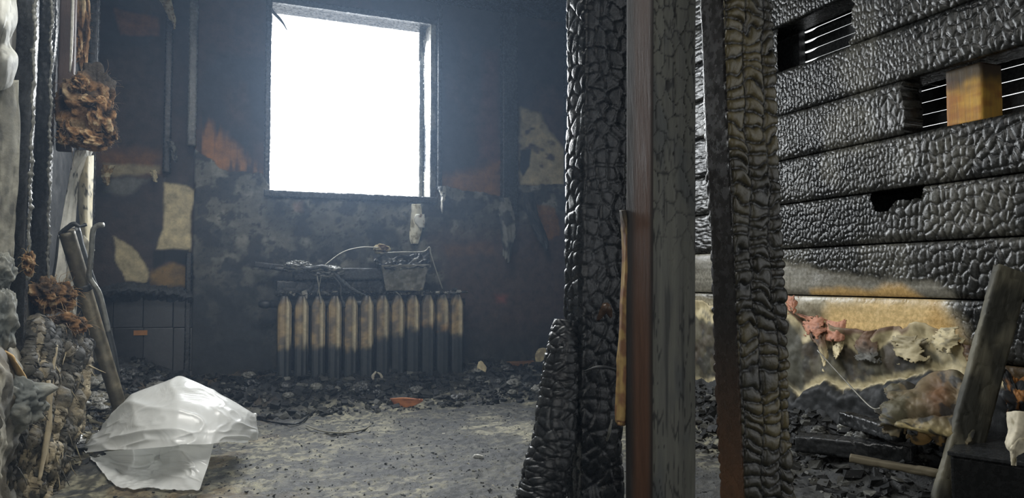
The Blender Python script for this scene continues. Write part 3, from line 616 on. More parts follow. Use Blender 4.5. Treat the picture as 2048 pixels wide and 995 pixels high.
# post A: dark, deeply burnt, leftmost of the partition
def colA(S, T):
    a, e, c = alligator(S, T, 0.03, 0.03, 601, 0.35)
    return mix(BLACK * 0.9, mix(np.array((0.012, 0.014, 0.016)), DARK, sst(0.5, 0.7, fbm(S * 14, T * 8, 602, 3))), sst(0, 0.6, e))
p1 = at(1196, 0, 1.72); p2 = at(1186, 995, 1.72); dv = (p1 - p2) / (p1[2] - p2[2])
low = p2 - dv * p2[2]; high = p1 + dv * (2.75 - p1[2])
def dA(S, T):
    d = d_alli(0.009, 0.032, 0.034, 601)(S, T)
    er = sst(0.62, 0.30, T) * 0.022 * (1.6 * fbm(S * 7, T * 7, 603, 3) - 1.1)
    return d + er
A = beam('charred_stud', low, high, 0.118, 0.09, M['char'], dA, colA, zfine=(0.25, 1.5), fine=0.0042, sfine=0.0042)
tag(A, 'leftmost black burnt-through stud of the bare partition, glossy cracked edge', 'stud')
for nm, pts, rr, cc_ in (('splinter', [at(1168, 742, 1.63), at(1200, 733, 1.62), at(1232, 738, 1.63), at(1250, 746, 1.64)], [0.002, 0.004, 0.004, 0.002], DARK), ('pale_splinter', [at(1224, 838, 1.64), at(1219, 862, 1.63), at(1214, 880, 1.64)], [0.002, 0.004, 0.003], GREY), ('peeled_scab', [at(1196, 640, 1.65), at(1212, 614, 1.63), at(1222, 634, 1.64)], [0.004, 0.012, 0.004], BROWN * 0.7)):
    tubeobj(nm, pts, rr, M['char'], cc_, A, n=6, sub=16, rough=0.3)
# stump leaning at its foot
path = [at(1132, 640, 1.70), at(1126, 700, 1.69), at(1118, 780, 1.68), at(1108, 870, 1.66), at(1092, 950, 1.65), at(1080, 1010, 1.64), at(1068, 1080, 1.63), at(1055, 1180, 1.62)]
path = [np.array(p) for p in path]; path.append(path[-1] + (path[-1] - path[-2]) * (path[-1][2] / max(1e-6, path[-2][2] - path[-1][2])))
V, F_ = tube(path, [0.028, 0.042, 0.046, 0.047, 0.052, 0.056, 0.06, 0.062, 0.065], n=64, sub=240); V = np.array(V)
cen = V.mean(0); ring = np.array(V).reshape(240, 64, 3); rc = ring.mean(1, keepdims=True); dirs = ring - rc; L_ = np.linalg.norm(dirs, axis=-1, keepdims=True)
Tt, Ss = np.meshgrid(np.linspace(0, 1.1, 240), np.linspace(0, 0.34, 65)[:-1], indexing='ij')
al = alligator(Ss, Tt, 0.042, 0.03, 611, 0.4)[0]
ring = rc + dirs * (1 + 0.34 * (al[..., None] - 0.6) * 0.6 + 0.8 * (fbm3(ring[..., 0] * 13, ring[..., 1] * 13, ring[..., 2] * 9, 612, 4)[..., None] - 0.5))
st = mk('charred_stump', ring.reshape(-1, 3), F_, M['char'], None, mix(BLACK * 0.9, DARK, al.reshape(-1)))
tag(st, 'lumpy black remnant of a burnt stud leaning against the leftmost stud', 'stud')
# post B: grey face, brown side
def colB(S, T):
    wx, dy = 0.102, 0.105
    front = S < wx
    left = S > 2 * wx + dy
    a, e, c = alligator(S + 0.012 * (fbm(S * 30, T * 22, 7, 3) - 0.5) * 2, T + 0.02 * (fbm(S * 30, T * 22, 17, 3) - 0.5) * 2, 0.024, 0.046, 621, 0.16)
    crackmask = sst(0.62, 1.02, T + 0.35 * (fbm(S * 12, T * 4, 622, 3) - 0.5))
    grain = fbm(S * 130, T * 5 + 0.8 * fbm(S * 10, T * 2, 8, 2), 623, 3)
    g = mix(np.array((0.06, 0.062, 0.056)), np.array((0.15, 0.148, 0.122)), 0.2 + 0.6 * grain)
    g = mix(g, np.array((0.07, 0.074, 0.07)), sst(0.5, 0.7, fbm(S * 20, T * 9, 624, 3)))
    g = mix(g, BLACK, np.clip(crackmask * 0.92 * sst(0.55, 0.1, e) + (1 - crackmask) * 0.6 * sst(0.30, 0.18, grain), 0, 1))
    ck = alligator(S + 0.006 * (fbm(S * 20, T * 12, 31, 3) - 0.5) * 2, T, 0.012, 0.16, 628, 0.12)[1]
    g = mix(g, BLACK * 0.8, 0.85 * sst(0.8, 0.2, ck) * sst(0.38, 0.55, fbm(S * 25, T * 5, 33, 3)))
    sl = (S - 2 * wx - dy) / dy     # 0 at the back edge, 1 at the front edge
    b = mix(np.array((0.022, 0.020, 0.019)), np.array((0.085, 0.04, 0.022)), sst(0.2, 0.5, sl) * sst(1.0, 0.8, sl) * (0.4 + 0.6 * sst(1.35, 0.4, T)))
    return np.where(front[..., None], g, np.where(left[..., None], b, DARK))
def dB(S, T):
    a, e, c = alligator(S + 0.012 * (fbm(S * 30, T * 22, 7, 3) - 0.5) * 2, T + 0.02 * (fbm(S * 30, T * 22, 17, 3) - 0.5) * 2, 0.024, 0.046, 621, 0.16)
    fr = sst(-0.005, 0.004, S) * sst(0.107, 0.098, S)
    crackmask = sst(0.62, 1.02, T + 0.35 * (fbm(S * 12, T * 4, 622, 3) - 0.5))
    grain = fbm(S * 130, T * 5 + 0.8 * fbm(S * 10, T * 2, 8, 2), 623, 3)
    return fr * (0.0045 * (a - 1) * crackmask + 0.0015 * (grain - 0.5)) + 0.004 * (fbm(S * 4, T * 3, 625, 3) - 0.5)
def leanpost(xt, xb, d, wx, dy):
    a = at(xt, 0, d); b = at(xb, 995, d); v = (a - b) / (a[2] - b[2]); off = np.array((0, dy / 2, 0))
    return b - v * b[2] + off, a + v * (2.75 - a[2]) + off
lo, hi = leanpost(1352, 1350, 1.40, 0.102, 0.105)
B = beam('charred_stud', lo, hi, 0.102, 0.105, M['charwood'], dB, colB, zfine=(0.3, 1.4), fine=0.003, sfine=0.0025)
tag(B, 'grey flat-faced stud, checked above and grained below, with brown side', 'stud')
# torn yellow splinter along its side
rows = []
for (x0, x1, y) in ((1240, 1252, 420), (1246, 1262, 470), (1244, 1262, 560), (1240, 1260, 640), (1238, 1260, 700), (1236, 1258, 760), (1232, 1256, 830), (1236, 1246, 850)):
    rows.append([at(x0, y, 1.50), at((x0 + x1) / 2, y, 1.47), at(x1, y, 1.49)])
sp = sheet('torn_splinter', rows, M['charwood'], 14, 160, 0.004, 8, lambda U, V, P: mix(mix(np.array((0.36, 0.24, 0.09)), np.array((0.20, 0.10, 0.05)), sst(0.4, 0.65, fbm(U * 3, V * 24, 640, 3))), BLACK * 2, 0.9 * sst(0.22, 0.0, V)), 0.006, B, 641, px=False)
sp['label'] = 'torn yellow splinter on the brown side'
# post C: strongly pillowed char
def colC(S, T):
    wx, dy = 0.098, 0.062
    a, e, c = pillow(S, T, 0.038, 0.020, 651)
    g = mix(np.array((0.032, 0.030, 0.022)), np.array((0.095, 0.078, 0.038)), sst(0.4, 0.7, fbm(S * 9, T * 9, 652, 3)))
    g = mix(BLACK, g, sst(0.05, 0.7, e))
    sl = S > 2 * wx + dy - 0.004
    b = mix(np.array((0.012, 0.011, 0.011)), np.array((0.10, 0.048, 0.022)), sst(0.72, 0.3, T))
    return np.where(sl[..., None], b, g)
def dC(S, T):
    wx, dy = 0.098, 0.062
    a, e, c = pillow(S, T, 0.038, 0.020, 651)
    left = sst(2 * wx + dy - 0.004, 2 * wx + dy + 0.004, S) * sst(2 * wx + 2 * dy + 0.001, 2 * wx + 2 * dy - 0.006, S)
    return (1 - left) * (0.0095 * (a - 0.5) + 0.010 * (fbm(S * 10, T * 6, 653, 3) - 0.5)) + 0.003 * (fbm(S * 5, T * 5, 654, 2) - 0.5)
lo, hi = leanpost(1496, 1540, 1.15, 0.098, 0.062)
Cp = beam('charred_stud', lo, hi, 0.098, 0.062, M['char'], dC, colC, zfine=(0.35, 1.32), fine=0.0022, sfine=0.0022)
tag(Cp, 'rightmost stud of the bare partition, glossy pillowed char on its face', 'stud')

# ------------------------------------------------------------------ radiator and what lies on it
RX0, RX1, RY = 0.357, 1.59, 4.69
rad = empty('radiator', (RX0, RY, 0.0)); tag(rad, 'cast iron column radiator under the window, sooty below and tan above', 'radiator')
nsec = 12; pw = (RX1 - RX0) / nsec
prof = [(-.5, .035), (-.47, .014), (-.33, .006), (-.05, .004), (.10, -.012), (.26, -.012), (.36, .004), (.45, .012), (.48, .035), (.44, .07), (.25, .085), (.25, .10), (.44, .115), (.44, .145), (-.44, .145), (-.44, .115), (-.25, .10), (-.25, .085), (-.44, .07)]
for i in range(nsec):
    wd = pw * 0.86; zl = np.concatenate([[0.07, 0.072, 0.085, 0.105, 0.125], np.linspace(0.14, 0.585, 60), [0.61, 0.635, 0.650, 0.655, 0.656]])
    sx = np.interp(zl, [0.07, 0.0721, 0.13, 0.59, 0.653, 0.6545, 0.656], [0.05, 0.42, 1, 1, 0.42, 0.35, 0.05])
    sy = np.interp(zl, [0.07, 0.0721, 0.11, 0.62, 0.653, 0.656], [0.3, 0.85, 1, 1, 0.85, 0.3])
    pr = np.array(prof); n = len(pr)
    X = pr[:, 0][None] * wd * sx[:, None]; Y = 0.07 + (pr[:, 1][None] - 0.07) * sy[:, None]; Z = np.repeat(zl[:, None], n, 1)
    g = fbm(X * 30 + i * 7, Z * 16, 700 + i, 4)
    rust_and_glint = mix(np.array((0.145, 0.12, 0.09)), np.array((0.34, 0.25, 0.13)), sst(0.42, 0.66, g))
    ridge = (pr[:, 0] > 0.05) & (pr[:, 0] < 0.4)
    rust_and_glint = np.where(ridge[None, :, None], mix(rust_and_glint, np.array((0.58, 0.51, 0.34)), 0.65 * np.ones_like(X)), rust_and_glint)  # pale tone paints the highlight of the lit ridge into the colour
    if i in (9, 10): rust_and_glint = mix(rust_and_glint, np.array((0.42, 0.20, 0.06)), 0.7 * sst(0.5, 0.4, Z) * sst(0.42, 0.6, g))
    bnd = (0.36, 0.36, 0.355, 0.345, 0.33, 0.35, 0.40, 0.42, 0.46, 0.47, 0.45, 0.40)[i]
    colr = mix(rust_and_glint, np.array((0.032, 0.037, 0.040)), sst(bnd + 0.02, bnd - 0.035, Z + 0.06 * (g - 0.5) + 0.03 * vn(X * 90, Z * 3, i)))
    colr = mix(colr, SOOT * 1.3, sst(0.60, 0.66, Z + 0.05 * (g - 0.5)))
    P = np.stack([X + pw * (i + 0.5), Y, Z], -1)
    P = np.concatenate([P, P[:, :1]], 1); colr = np.concatenate([colr, colr[:, :1]], 1)
    o = gridmesh('radiator_section', P, M['paint'], rad, colr, smooth=False)
    e = o.modifiers.new('soft', 'BEVEL'); e.width = 0.002; e.segments = 1; e.limit_method = 'ANGLE'
for z_ in (0.13, 0.60):
    tubeobj('header_pipe', [(-0.03, 0.09, z_), (RX1 - RX0 + 0.02, 0.09, z_)], 0.026, M['paint'], DARK, rad, n=16)
for x_ in (pw * 0.5, pw * 11.5):
    tubeobj('foot', [(x_, 0.07, 0.10), (x_, 0.05, 0.05), (x_, 0.04, -0.005)], [0.03, 0.018, 0.022], M['paint'], DARK, rad, n=12, sub=8)
tubeobj('valve', [(-0.03, 0.09, 0.60), (-0.10, 0.10, 0.60)], [0.02, 0.03, 0.018], M['paint'], DARK, rad, n=12, sub=6)

ZT = 0.657
def rp(x, y, Y=4.74): return onY(x, y, Y)
def plank(name, a, b, wd, th, mat, c0, c1, s, amp=0.004, label=None, cat='board', cw=0.03, yr=None, fine=0.006, axisup=(0, 0, 1), group=None, groove=0.35):
    """burnt board from a to b, wd across, th thick"""
    a = np.array(a, float); b = np.array(b, float); L0 = np.linalg.norm(b - a)
    o = beam(name, (0, 0, 0), (0, 0, L0), th, wd, M[mat], lambda S, T: amp * (alligator(S, T, cw, cw * 1.3, s, groove)[0] - 0.5) * 1.5 + amp * 1.5 * (fbm(S * 9, T * 6, s, 4) - 0.5), charcol(c0, c1, s), fine=fine)
    from mathutils import Matrix
    z = Vector((b - a) / L0); up = Vector(axisup); y = z.cross(up).normalized(); x = y.cross(z).normalized()
    m = Matrix((x, y, z)).transposed().to_4x4(); m.translation = Vector(a); o.matrix_world = m
    if label: tag(o, label, cat, group)
    return o
plank('charred_board', (0.36, 4.80, ZT + 0.046), (1.03, 4.79, ZT + 0.05), 0.12, 0.085, 'char', BLACK, DARK, 801, label='thick black board lying flat along the radiator top', cw=0.05)
plank('charred_board', (0.46, 4.78, ZT + 0.128), (1.03, 4.77, ZT + 0.138), 0.13, 0.072, 'char', BLACK, SOOT, 802, label='sooty folded board on top of the flat board over the radiator', cw=0.2)
plank('charred_board', rp(508, 528, 4.83), rp(640, 545, 4.80), 0.05, 0.035, 'char', BLACK, DARK, 803, label='narrow black board jutting left beyond the radiator end', cw=0.08)
# sheet metal trough
tr = empty('metal_trough', (1.2, 4.76, ZT)); tag(tr, 'small sooty sheet metal trough standing on the radiator', 'trough')
T0 = tr.location
def tside(pts, name, c0, c1, s, fold=0.006):
    rows = [[np.array(p) - np.array(T0) for p in r] for r in pts]
    return sheet(name, rows, M['metal'], 40, 24, fold, 5, lambda U, V, P: mix(mix(c0, c1, sst(0.4, 0.62, fbm(U * 7, V * 5, s, 4))), CREAM * 0.8, 0.8 * sst(0.62, 0.74, fbm(U * 14, V * 12, s + 1, 3)) * sst(0.6, 0.95, 1 - V)), 0.004, tr, s, px=False)
bl, br_, tl, tr_ = onY(772, 581, 4.70), onY(846, 581, 4.70), onY(762, 530, 4.66), onY(858, 528, 4.66)
back = np.array((0, 0.13, 0.0))
tside([[bl, (bl + br_) / 2, br_], [(bl + tl) / 2, (bl + tl + br_ + tr_) / 4, (br_ + tr_) / 2], [tl, (tl + tr_) / 2, tr_]], 'front_side', np.array((0.16, 0.15, 0.12)), LGREY * 0.8, 811)
tside([[bl + back, (bl + br_) / 2 + back, br_ + back], [tl + back * 1.5 + (0, 0, .05), (tl + tr_) / 2 + back * 1.5 + (0, 0, .06), tr_ + back * 1.5 + (0, 0, .10)]], 'back_side', DARK, SOOT, 812, 0.012)
tside([[bl, bl + back / 2, bl + back], [tl, tl + back / 2, tl + back]], 'end_side', DARK, SOOT, 813)
tside([[br_, br_ + back / 2, br_ + back], [tr_, tr_ + back / 2, tr_ + back + (0, 0, .08)]], 'end_side', DARK, GREY, 814)
tside([[bl, (bl + br_) / 2, br_], [bl + back, (bl + br_) / 2 + back, br_ + back]], 'bottom_side', DARK, SOOT, 815)
rows = [[onY(748, 508, 4.74), onY(790, 512, 4.72), onY(830, 506, 4.72), onY(856, 500, 4.73)], [onY(752, 522, 4.68), onY(790, 528, 4.66), onY(830, 530, 4.66), onY(862, 520, 4.68)], [onY(762, 536, 4.66), onY(792, 540, 4.65), onY(830, 534, 4.65), onY(862, 536, 4.66)]]
o = sheet('crumpled_film', rows, M['metal'], 60, 26, 0.03, 7, lambda U, V, P: mix(DARK, GREY, sst(0.5, 0.7, fbm(U * 9, V * 7, 816, 3))), 0.002, None, 816, px=False, crease=0.03); o.parent = tr; o.location = -Vector(T0)
def wire(name, pts, r, col, label, cat='wire', mat='metal', sub=40, rough=0.0, n=6, group=None, flat=1.0):
    o = tubeobj(name, pts, r, M[mat], col, None, n=n, sub=sub, rough=rough, flat=flat); tag(o, label, cat, group); return o
wire('bare_wire', [onY(635, 590, 4.69), onY(646, 538, 4.66), onY(662, 520, 4.68), onY(690, 502, 4.70), onY(725, 494, 4.70), onY(757, 495, 4.72)], 0.0035, LGREY * 1.2, 'bright bare wire arching above the radiator boards')
wire('bare_wire', [onY(760, 506, 4.72), onY(800, 504, 4.72), onY(846, 503, 4.72), onY(859, 494, 4.71), onY(862, 508, 4.70), onY(872, 540, 4.68), onY(885, 577, 4.67)], 0.0045, LGREY * 0.9, 'kinked wire running along the metal trough and down beside it')
wire('bare_wire', [onY(632, 540, 4.66), onY(636, 562, 4.655), onY(640, 592, 4.66), onY(642, 606, 4.665)], 0.004, LGREY, 'short bare wire hanging onto the third radiator section')
o = wire('melted_cable', [onY(580, 533, 4.70), onY(620, 536, 4.66), onY(648, 532, 4.64), onY(668, 545, 4.64), onY(690, 566, 4.64), onY(712, 582, 4.645), onY(732, 590, 4.65)], [0.016, 0.014, 0.012, 0.012, 0.011, 0.008, 0.004], SOOT * 1.7, 'glossy melted cable draped from the boards down onto the radiator', 'cable', 'char', 70, 0.6, 10)
wire('melted_cable', [onY(660, 545, 4.65), onY(680, 568, 4.645), onY(682, 590, 4.645), onY(690, 614, 4.65)], [0.008, 0.007, 0.006, 0.007], SOOT * 1.3, 'thin melted cable end hanging in front of the fourth radiator section', 'cable', 'char', 40, 0.5, 8)
for k_, (x, y) in enumerate(((604, 528), (586, 532), (640, 545))):
    pass
tw = blob('insulation_tuft', onY(763, 497, 4.75), 0.05, M['wool'], lambda D, nz: mix(BROWN, CREAM * 0.7, sst(0.45, 0.6, nz)), 0.9, 3.0, 36, 5, None, (0.95, 0.8, 0.6))
tag(tw, 'small brown wool tuft on the back edge of the metal trough', 'insulation')
cl = blob('melted_lump', onY(655, 543, 4.68), 0.06, M['char'], lambda D, nz: mix(DARK, GREY, sst(0.5, 0.65, nz)), 1.0, 2.5, 40, 9, None, (1.2, 0.8, 0.45), True)
tag(cl, 'crumpled glossy lump where the cables meet on the radiator', 'debris')
tf = blob('melted_lump', onY(596, 533, 4.72), 0.05, M['char'], lambda D, nz: mix(BLACK * 2, GREY, sst(0.5, 0.62, nz)), 1.2, 4, 36, 12, None, (1.1, 0.8, 0.5), True)
tag(tf, 'ragged black lump at the left end of the boards', 'debris')
# crumbs on top of the radiator
n = 420; px_ = RX0 + rng.random(n) * (RX1 - RX0 + .03); py_ = 4.71 + rng.random(n) * 0.13
V, Fc, cc = chunks(np.c_[px_, py_, np.full(n, ZT + 0.004) + rng.random(n) * 0.012], 0.008 + 0.028 * rng.random(n) ** 2, mix(DARK, LGREY, rng.random(n) ** 3)); o = mk('ash_crumbs', V, Fc, M['rubble'], None, cc, False); tag(o, 'burnt crumbs strewn along the radiator top', 'debris', None, 'stuff')

# ------------------------------------------------------------------ left side: studs, panel, wool, pipes
def lstud(x0, x1, d, s, c0, c1, amp, label, mat='char', ybot=None, dy=0.05, cw=0.02, lean=0):
    a = at(x0, 300, d); b = at(x1, 300, d); wx = np.linalg.norm(b - a) * 0.92; c = (a + b) / 2
    zb = 0.0 if ybot is None else at((x0 + x1) / 2, ybot, d)[2]
    o = beam('charred_stud', (c[0] - lean, c[1] + dy / 2, zb), (c[0], c[1] + dy / 2, 2.74), wx, dy, M[mat], d_alli(amp, cw, cw * 0.8, s, 0.5, amp), charcol(c0, c1, s), fine=0.008, sfine=0.006)
    tag(o, label, 'stud'); return o
lstud(34, 70, 2.62, 901, BLACK, BLACK * 2.5, 0.004, 'black stud nearest the pale crumpled sheet at left', lean=0.03)
lstud(76, 106, 2.95, 902, BLACK, DARK, 0.005, 'black stud with glossy beaded edge behind the nearest left stud', lean=0.02)
lstud(112, 142, 3.20, 903, np.array((0.06, 0.04, 0.035)), np.array((0.09, 0.06, 0.05)), 0.002, 'brown smooth upper stud above the large wool clump', 'charwood', 300)
lstud(172, 190, 3.85, 904, BLACK, DARK, 0.003, 'slim black stud in the left corner', cw=0.04)
# beaded glossy drips along stud edges
def drip(x, ytop, ybot, d, r, s, label, col=GREY):
    n = 26; yy = np.linspace(ytop, ybot, n); pts = [at(x[0] + (x[1] - x[0]) * (k / (n - 1)) + 2.0 * math.sin(k * 1.7 + s), y, d) for k, y in enumerate(yy)]
    rr = r * (0.55 + 1.0 * np.abs(np.sin(np.arange(160) * 0.9 + s)) * rng.random(160))
    return wire('melted_drip', pts, rr, col, label, 'drip', 'char', 160, 0.8, 8)
drip((72, 56), -30, 560, 2.57, 0.006, 1, 'long beaded melted drip down the nearest left stud', GREY * 1.2)
drip((104, 96), -30, 560, 2.90, 0.006, 3, 'beaded melted drip down the second left stud', GREY)
wire('pale_strip', [at(146, -30, 3.16), at(143, 80, 3.16), at(140, 145, 3.16)], [0.007, 0.007, 0.005], LGREY * 1.4, 'pale straight strip edging the brown stud', 'strip', 'metal', 20)
def woolcol(seed, warm=0.5):
    def f(D, nz):
        c = mix(np.array((0.045, 0.033, 0.026)), np.array((0.40, 0.22, 0.10)), sst(0.42, 0.62, nz))
        c = mix(c, np.array((0.66, 0.50, 0.30)), sst(0.56, 0.68, nz))
        return mix(c, np.array((0.10, 0.085, 0.07)), (1 - warm) * sst(-0.2, 0.6, D[..., 2] + 0.3 * D[..., 0]))
    return f
def wool(name, parts, label, seed, nf=220, col=(0.30, 0.22, 0.15)):
    e = empty(name, parts[0][0]); tag(e, label, 'insulation')
    for k, (c, r, fl, warm) in enumerate(parts):
        o = blob('tuft', np.array(c) - np.array(parts[0][0]), r, M['wool'], woolcol(seed + k, warm), 0.95, 2.3, 80, seed + k, e, fl, False)
    allV = []; allF = []; off = 0
    for q in range(nf):
        c, r, fl, warm = parts[rng.integers(len(parts))]; dd = rng.normal(size=3); dd /= np.linalg.norm(dd)
        p = np.array(c) - np.array(parts[0][0]) + dd * r * np.array(fl) * 0.9; l = r * (0.25 + 0.5 * rng.random()); t = rng.normal(size=3) * 0.6 + dd * 0.7
        V, F_ = tube([p, p + t * l * 0.5 + rng.normal(size=3) * l * 0.15, p + t * l * 0.9 + (0, 0, -l * 0.3)], [0.0012, 0.0006], n=3, sub=5, caps=False)
        allV += V; allF += [tuple(i + off for i in f) for f in F_]; off += len(V)
    o = mk('fibres', np.array(allV), allF, M['wool'], e, np.tile(col, (len(allV), 1))); o['kind'] = 'stuff'
    return e
wool('mineral_wool', [(at(168, 215, 3.18), 0.10, (1.0, 0.9, 1.2), 0.3), (at(192, 178, 3.22), 0.085, (0.85, 0.9, 1.2), 0.0), (at(158, 168, 3.10), 0.045, (0.7, 0.9, 0.9), 1.0), (at(150, 275, 3.1), 0.06, (1.15, 0.9, 0.7), 1.0), (at(190, 280, 3.08), 0.055, (1.1, 0.9, 0.75), 1.0), (at(205, 232, 3.08), 0.058, (0.8, 0.8, 1.3), 1.0), (at(186, 205, 3.06), 0.042, (1.3, 0.8, 0.7), 1.0), (at(222, 262, 3.12), 0.035, (0.7, 0.8, 1.3), 0.2), (at(130, 262, 3.06), 0.03, (0.6, 0.8, 1.5), 0.9)], 'large orange and brown mineral wool clump bulging from the left wall', 31, 520)
wool('mineral_wool', [(at(112, 592, 2.95), 0.07, (1.0, 0.8, 0.9), 0.9), (at(90, 585, 2.9), 0.055, (1, 1, 1), 0.4)], 'middle-sized wool clump beside the thick leaning pipe', 41, 160, (0.5, 0.33, 0.16))
wool('mineral_wool', [(at(128, 650, 2.85), 0.065, (1.25, 0.8, 0.7), 1.0)], 'flat tan wool wad on the crumbling plaster edge', 47, 140, (0.45, 0.33, 0.22))
wool('mineral_wool', [(at(57, 525, 2.52), 0.03, (0.6, 0.8, 1.3), 0.9)], 'tiny wool tuft caught on the nearest left stud', 53, 40, (0.5, 0.38, 0.2))
wool('mineral_wool', [(at(165, 60, 3.5), 0.055, (0.55, 0.8, 3.0), 0.9), (at(155, 95, 3.4), 0.03, (0.7, 0.8, 2.0), 1.0)], 'narrow orange wool strip packed behind the pale strip at top left', 57, 80, (0.4, 0.25, 0.12))
# the pale panel below the big clump
def pc(s, a, b): return lambda U, V, P: mix(mix(a, b, sst(0.35, 0.65, fbm(U * 4, V * 6, s, 3))), BLACK * 2.5, 0.85 * sst(0.64, 0.75, fbm(U * 6, V * 14, s + 1, 3)))
pn = empty('torn_wallboard', at(140, 430, 3.3)); tag(pn, 'torn cream and white wall panel below the large wool clump', 'panel')
def addsheet(parent, *a, **k):
    o = sheet(*a, **k); o.parent = parent; o.location = -parent.location; return o
addsheet(pn, 'white_edge', [[(150, 300, 3.22), (168, 300, 3.25), (186, 302, 3.3)], [(138, 360, 3.2), (148, 360, 3.22), (158, 360, 3.25)], [(122, 450, 3.18), (136, 450, 3.2), (150, 450, 3.22)], [(102, 570, 3.15), (118, 570, 3.17), (136, 570, 3.2)]], M['paper'], 24, 60, 0.006, 5, pc(61, np.array((0.66, 0.64, 0.56)), np.array((0.85, 0.83, 0.74))), 0.006, seed=61)
addsheet(pn, 'cream_curl', [[(160, 312, 3.3), (174, 312, 3.27), (186, 310, 3.32)], [(154, 370, 3.28), (172, 370, 3.24), (186, 368, 3.32)], [(158, 430, 3.28), (172, 435, 3.25), (184, 440, 3.32)], [(166, 490, 3.3), (174, 495, 3.28), (182, 500, 3.33)]], M['paper'], 24, 50, 0.004, 3, pc(63, np.array((0.72, 0.63, 0.42)), np.array((0.85, 0.78, 0.58))), 0.004, seed=63)
addsheet(pn, 'lower_shard', [[(168, 470, 3.22), (176, 480, 3.22), (190, 500, 3.26)], [(128, 520, 3.2), (140, 530, 3.2), (158, 540, 3.24)], [(132, 640, 3.16), (140, 640, 3.17), (150, 640, 3.2)]], M['paper'], 20, 40, 0.008, 4, pc(65, np.array((0.35, 0.33, 0.27)), np.array((0.6, 0.56, 0.45))), 0.005, seed=65)
# pipes
def pipecol(V): 
    g = fbm3(V[:, 0] * 14, V[:, 1] * 14, V[:, 2] * 14, 71, 4); c = mix(np.array((0.12, 0.105, 0.075)), np.array((0.30, 0.26, 0.18)), sst(0.4, 0.62, g)); return mix(c, np.array((0.22, 0.10, 0.05)), 0.7 * sst(0.6, 0.7, g))
b = at(242, 822, 3.35); a = at(133, 462, 3.0)
pp = empty('thick_pipe', b); tag(pp, 'thick rusty pipe leaning from the floor behind the plastic bag', 'pipe')
tubeobj('tube', [np.array((0, 0, 0)) + (b - a) * 0.06, a - b], 0.031, M['metal'], pipecol, pp, n=28, sub=60)
tubeobj('coupling', [(a - b) * 0.70, (a - b) * 0.73], [0.036, 0.036], M['metal'], SOOT, pp, n=28, sub=4)
wire('thin_pipe', [at(150, 455, 3.12), at(168, 520, 3.15), at(196, 600, 3.2), at(216, 668, 3.25), at(228, 730, 3.3), at(236, 815, 3.38)], 0.019, SOOT * 1.3, 'dark thin pipe standing right behind the thick pipe', 'pipe', 'metal', 40, 0.1, 14)
wire('bent_rod', [at(207, 449, 3.0), at(195, 451, 3.0), at(186, 462, 3.0), at(183, 500, 3.02), at(178, 545, 3.06), at(182, 560, 3.08), at(198, 585, 3.1), at(208, 620, 3.12), at(216, 662, 3.14)], 0.0105, GREY * 1.6, 'grey rod bent into a hook beside the thick pipe', 'rod', 'metal', 80, 0.1, 12)
wire('bent_rod', [at(120, 470, 2.98), at(126, 462, 2.98), at(146, 448, 2.98), at(160, 452, 2.98), at(172, 449, 3.0)], [0.006, 0.009, 0.010, 0.006, 0.008], SOOT, 'short black rod lying across the top of the thick pipe', 'rod', 'metal', 40, 0.3, 8)
wire('bare_wire', [at(117, 470, 2.97), at(112, 520, 2.97), at(104, 570, 2.97), at(100, 620, 2.95)], 0.005, SOOT, 'thin dark wire hanging left of the thick pipe', 'wire', 'metal', 30, 0, 6)
wire('bare_wire', [at(172, 600, 3.2), at(178, 640, 3.2), at(174, 690, 3.22), at(182, 740, 3.25)], 0.006, GREY, 'grey wire hanging behind the thick pipe', 'wire', 'metal', 30, 0, 6)

# sheets and lumps at the left edge
def sc_(s, a, b, dark=0.6): return lambda U, V, P: mix(mix(a, b, sst(0.35, 0.65, fbm(U * 4, V * 6, s, 4))), BLACK * 3, dark * sst(0.6, 0.72, fbm(U * 7, V * 9, s + 1, 3)))
WH = np.array((0.62, 0.62, 0.56))
o = sheet('crumpled_sheet', [[(-40, -20, 2.45), (0, -20, 2.4), (30, -20, 2.46)], [(-40, 40, 2.42), (5, 45, 2.36), (36, 40, 2.46)], [(-40, 100, 2.44), (0, 90, 2.40), (22, 85, 2.45)], [(-40, 130, 2.42), (8, 120, 2.36), (35, 115, 2.46)], [(-40, 180, 2.44), (0, 180, 2.41), (22, 168, 2.45)]], M['paper'], 60, 90, 0.012, 2.2, sc_(81, WH * 0.6, WH * 0.9, 0.4), 0.004, seed=81, crease=0.006); tag(o, 'pale crumpled sheet hanging at the top left edge', 'sheet')
o = sheet('plaster_slab', [[(-60, 165, 2.5), (-10, 170, 2.44), (34, 160, 2.52)], [(-60, 300, 2.5), (-10, 300, 2.45), (36, 300, 2.52)], [(-60, 420, 2.5), (-10, 420, 2.46), (30, 420, 2.52)], [(-60, 520, 2.5), (-10, 520, 2.46), (26, 520, 2.52)]], M['plaster'], 40, 100, 0.014, 2.2, sc_(83, np.array((0.16, 0.155, 0.13)), np.array((0.30, 0.29, 0.24)), 0.5), 0.02, seed=83); tag(o, 'upright mottled grey plaster slab at the left edge', 'plaster')
for k_, (x, y, r, d, fl, lab) in enumerate(((2, 545, 0.05, 2.42, (0.8, .8, 1.2), 'rounded grey plaster lump below the upright slab at left'), (0, 640, 0.07, 2.38, (0.7, .8, 1.5), 'tall blue-grey plaster lump at the left edge'), (22, 800, 0.085, 2.36, (1.2, .8, 1.0), 'smooth grey-green plaster lump low at the left edge'))):
    o = blob('plaster_lump', at(x, y, d), r, M['plaster'], lambda D, nz: mix(np.array((0.13, 0.14, 0.13)), np.array((0.22, 0.22, 0.19)), sst(0.4, 0.6, nz)), 0.8, 2.6, 60, 90 + k_, None, fl); tag(o, lab, 'plaster')
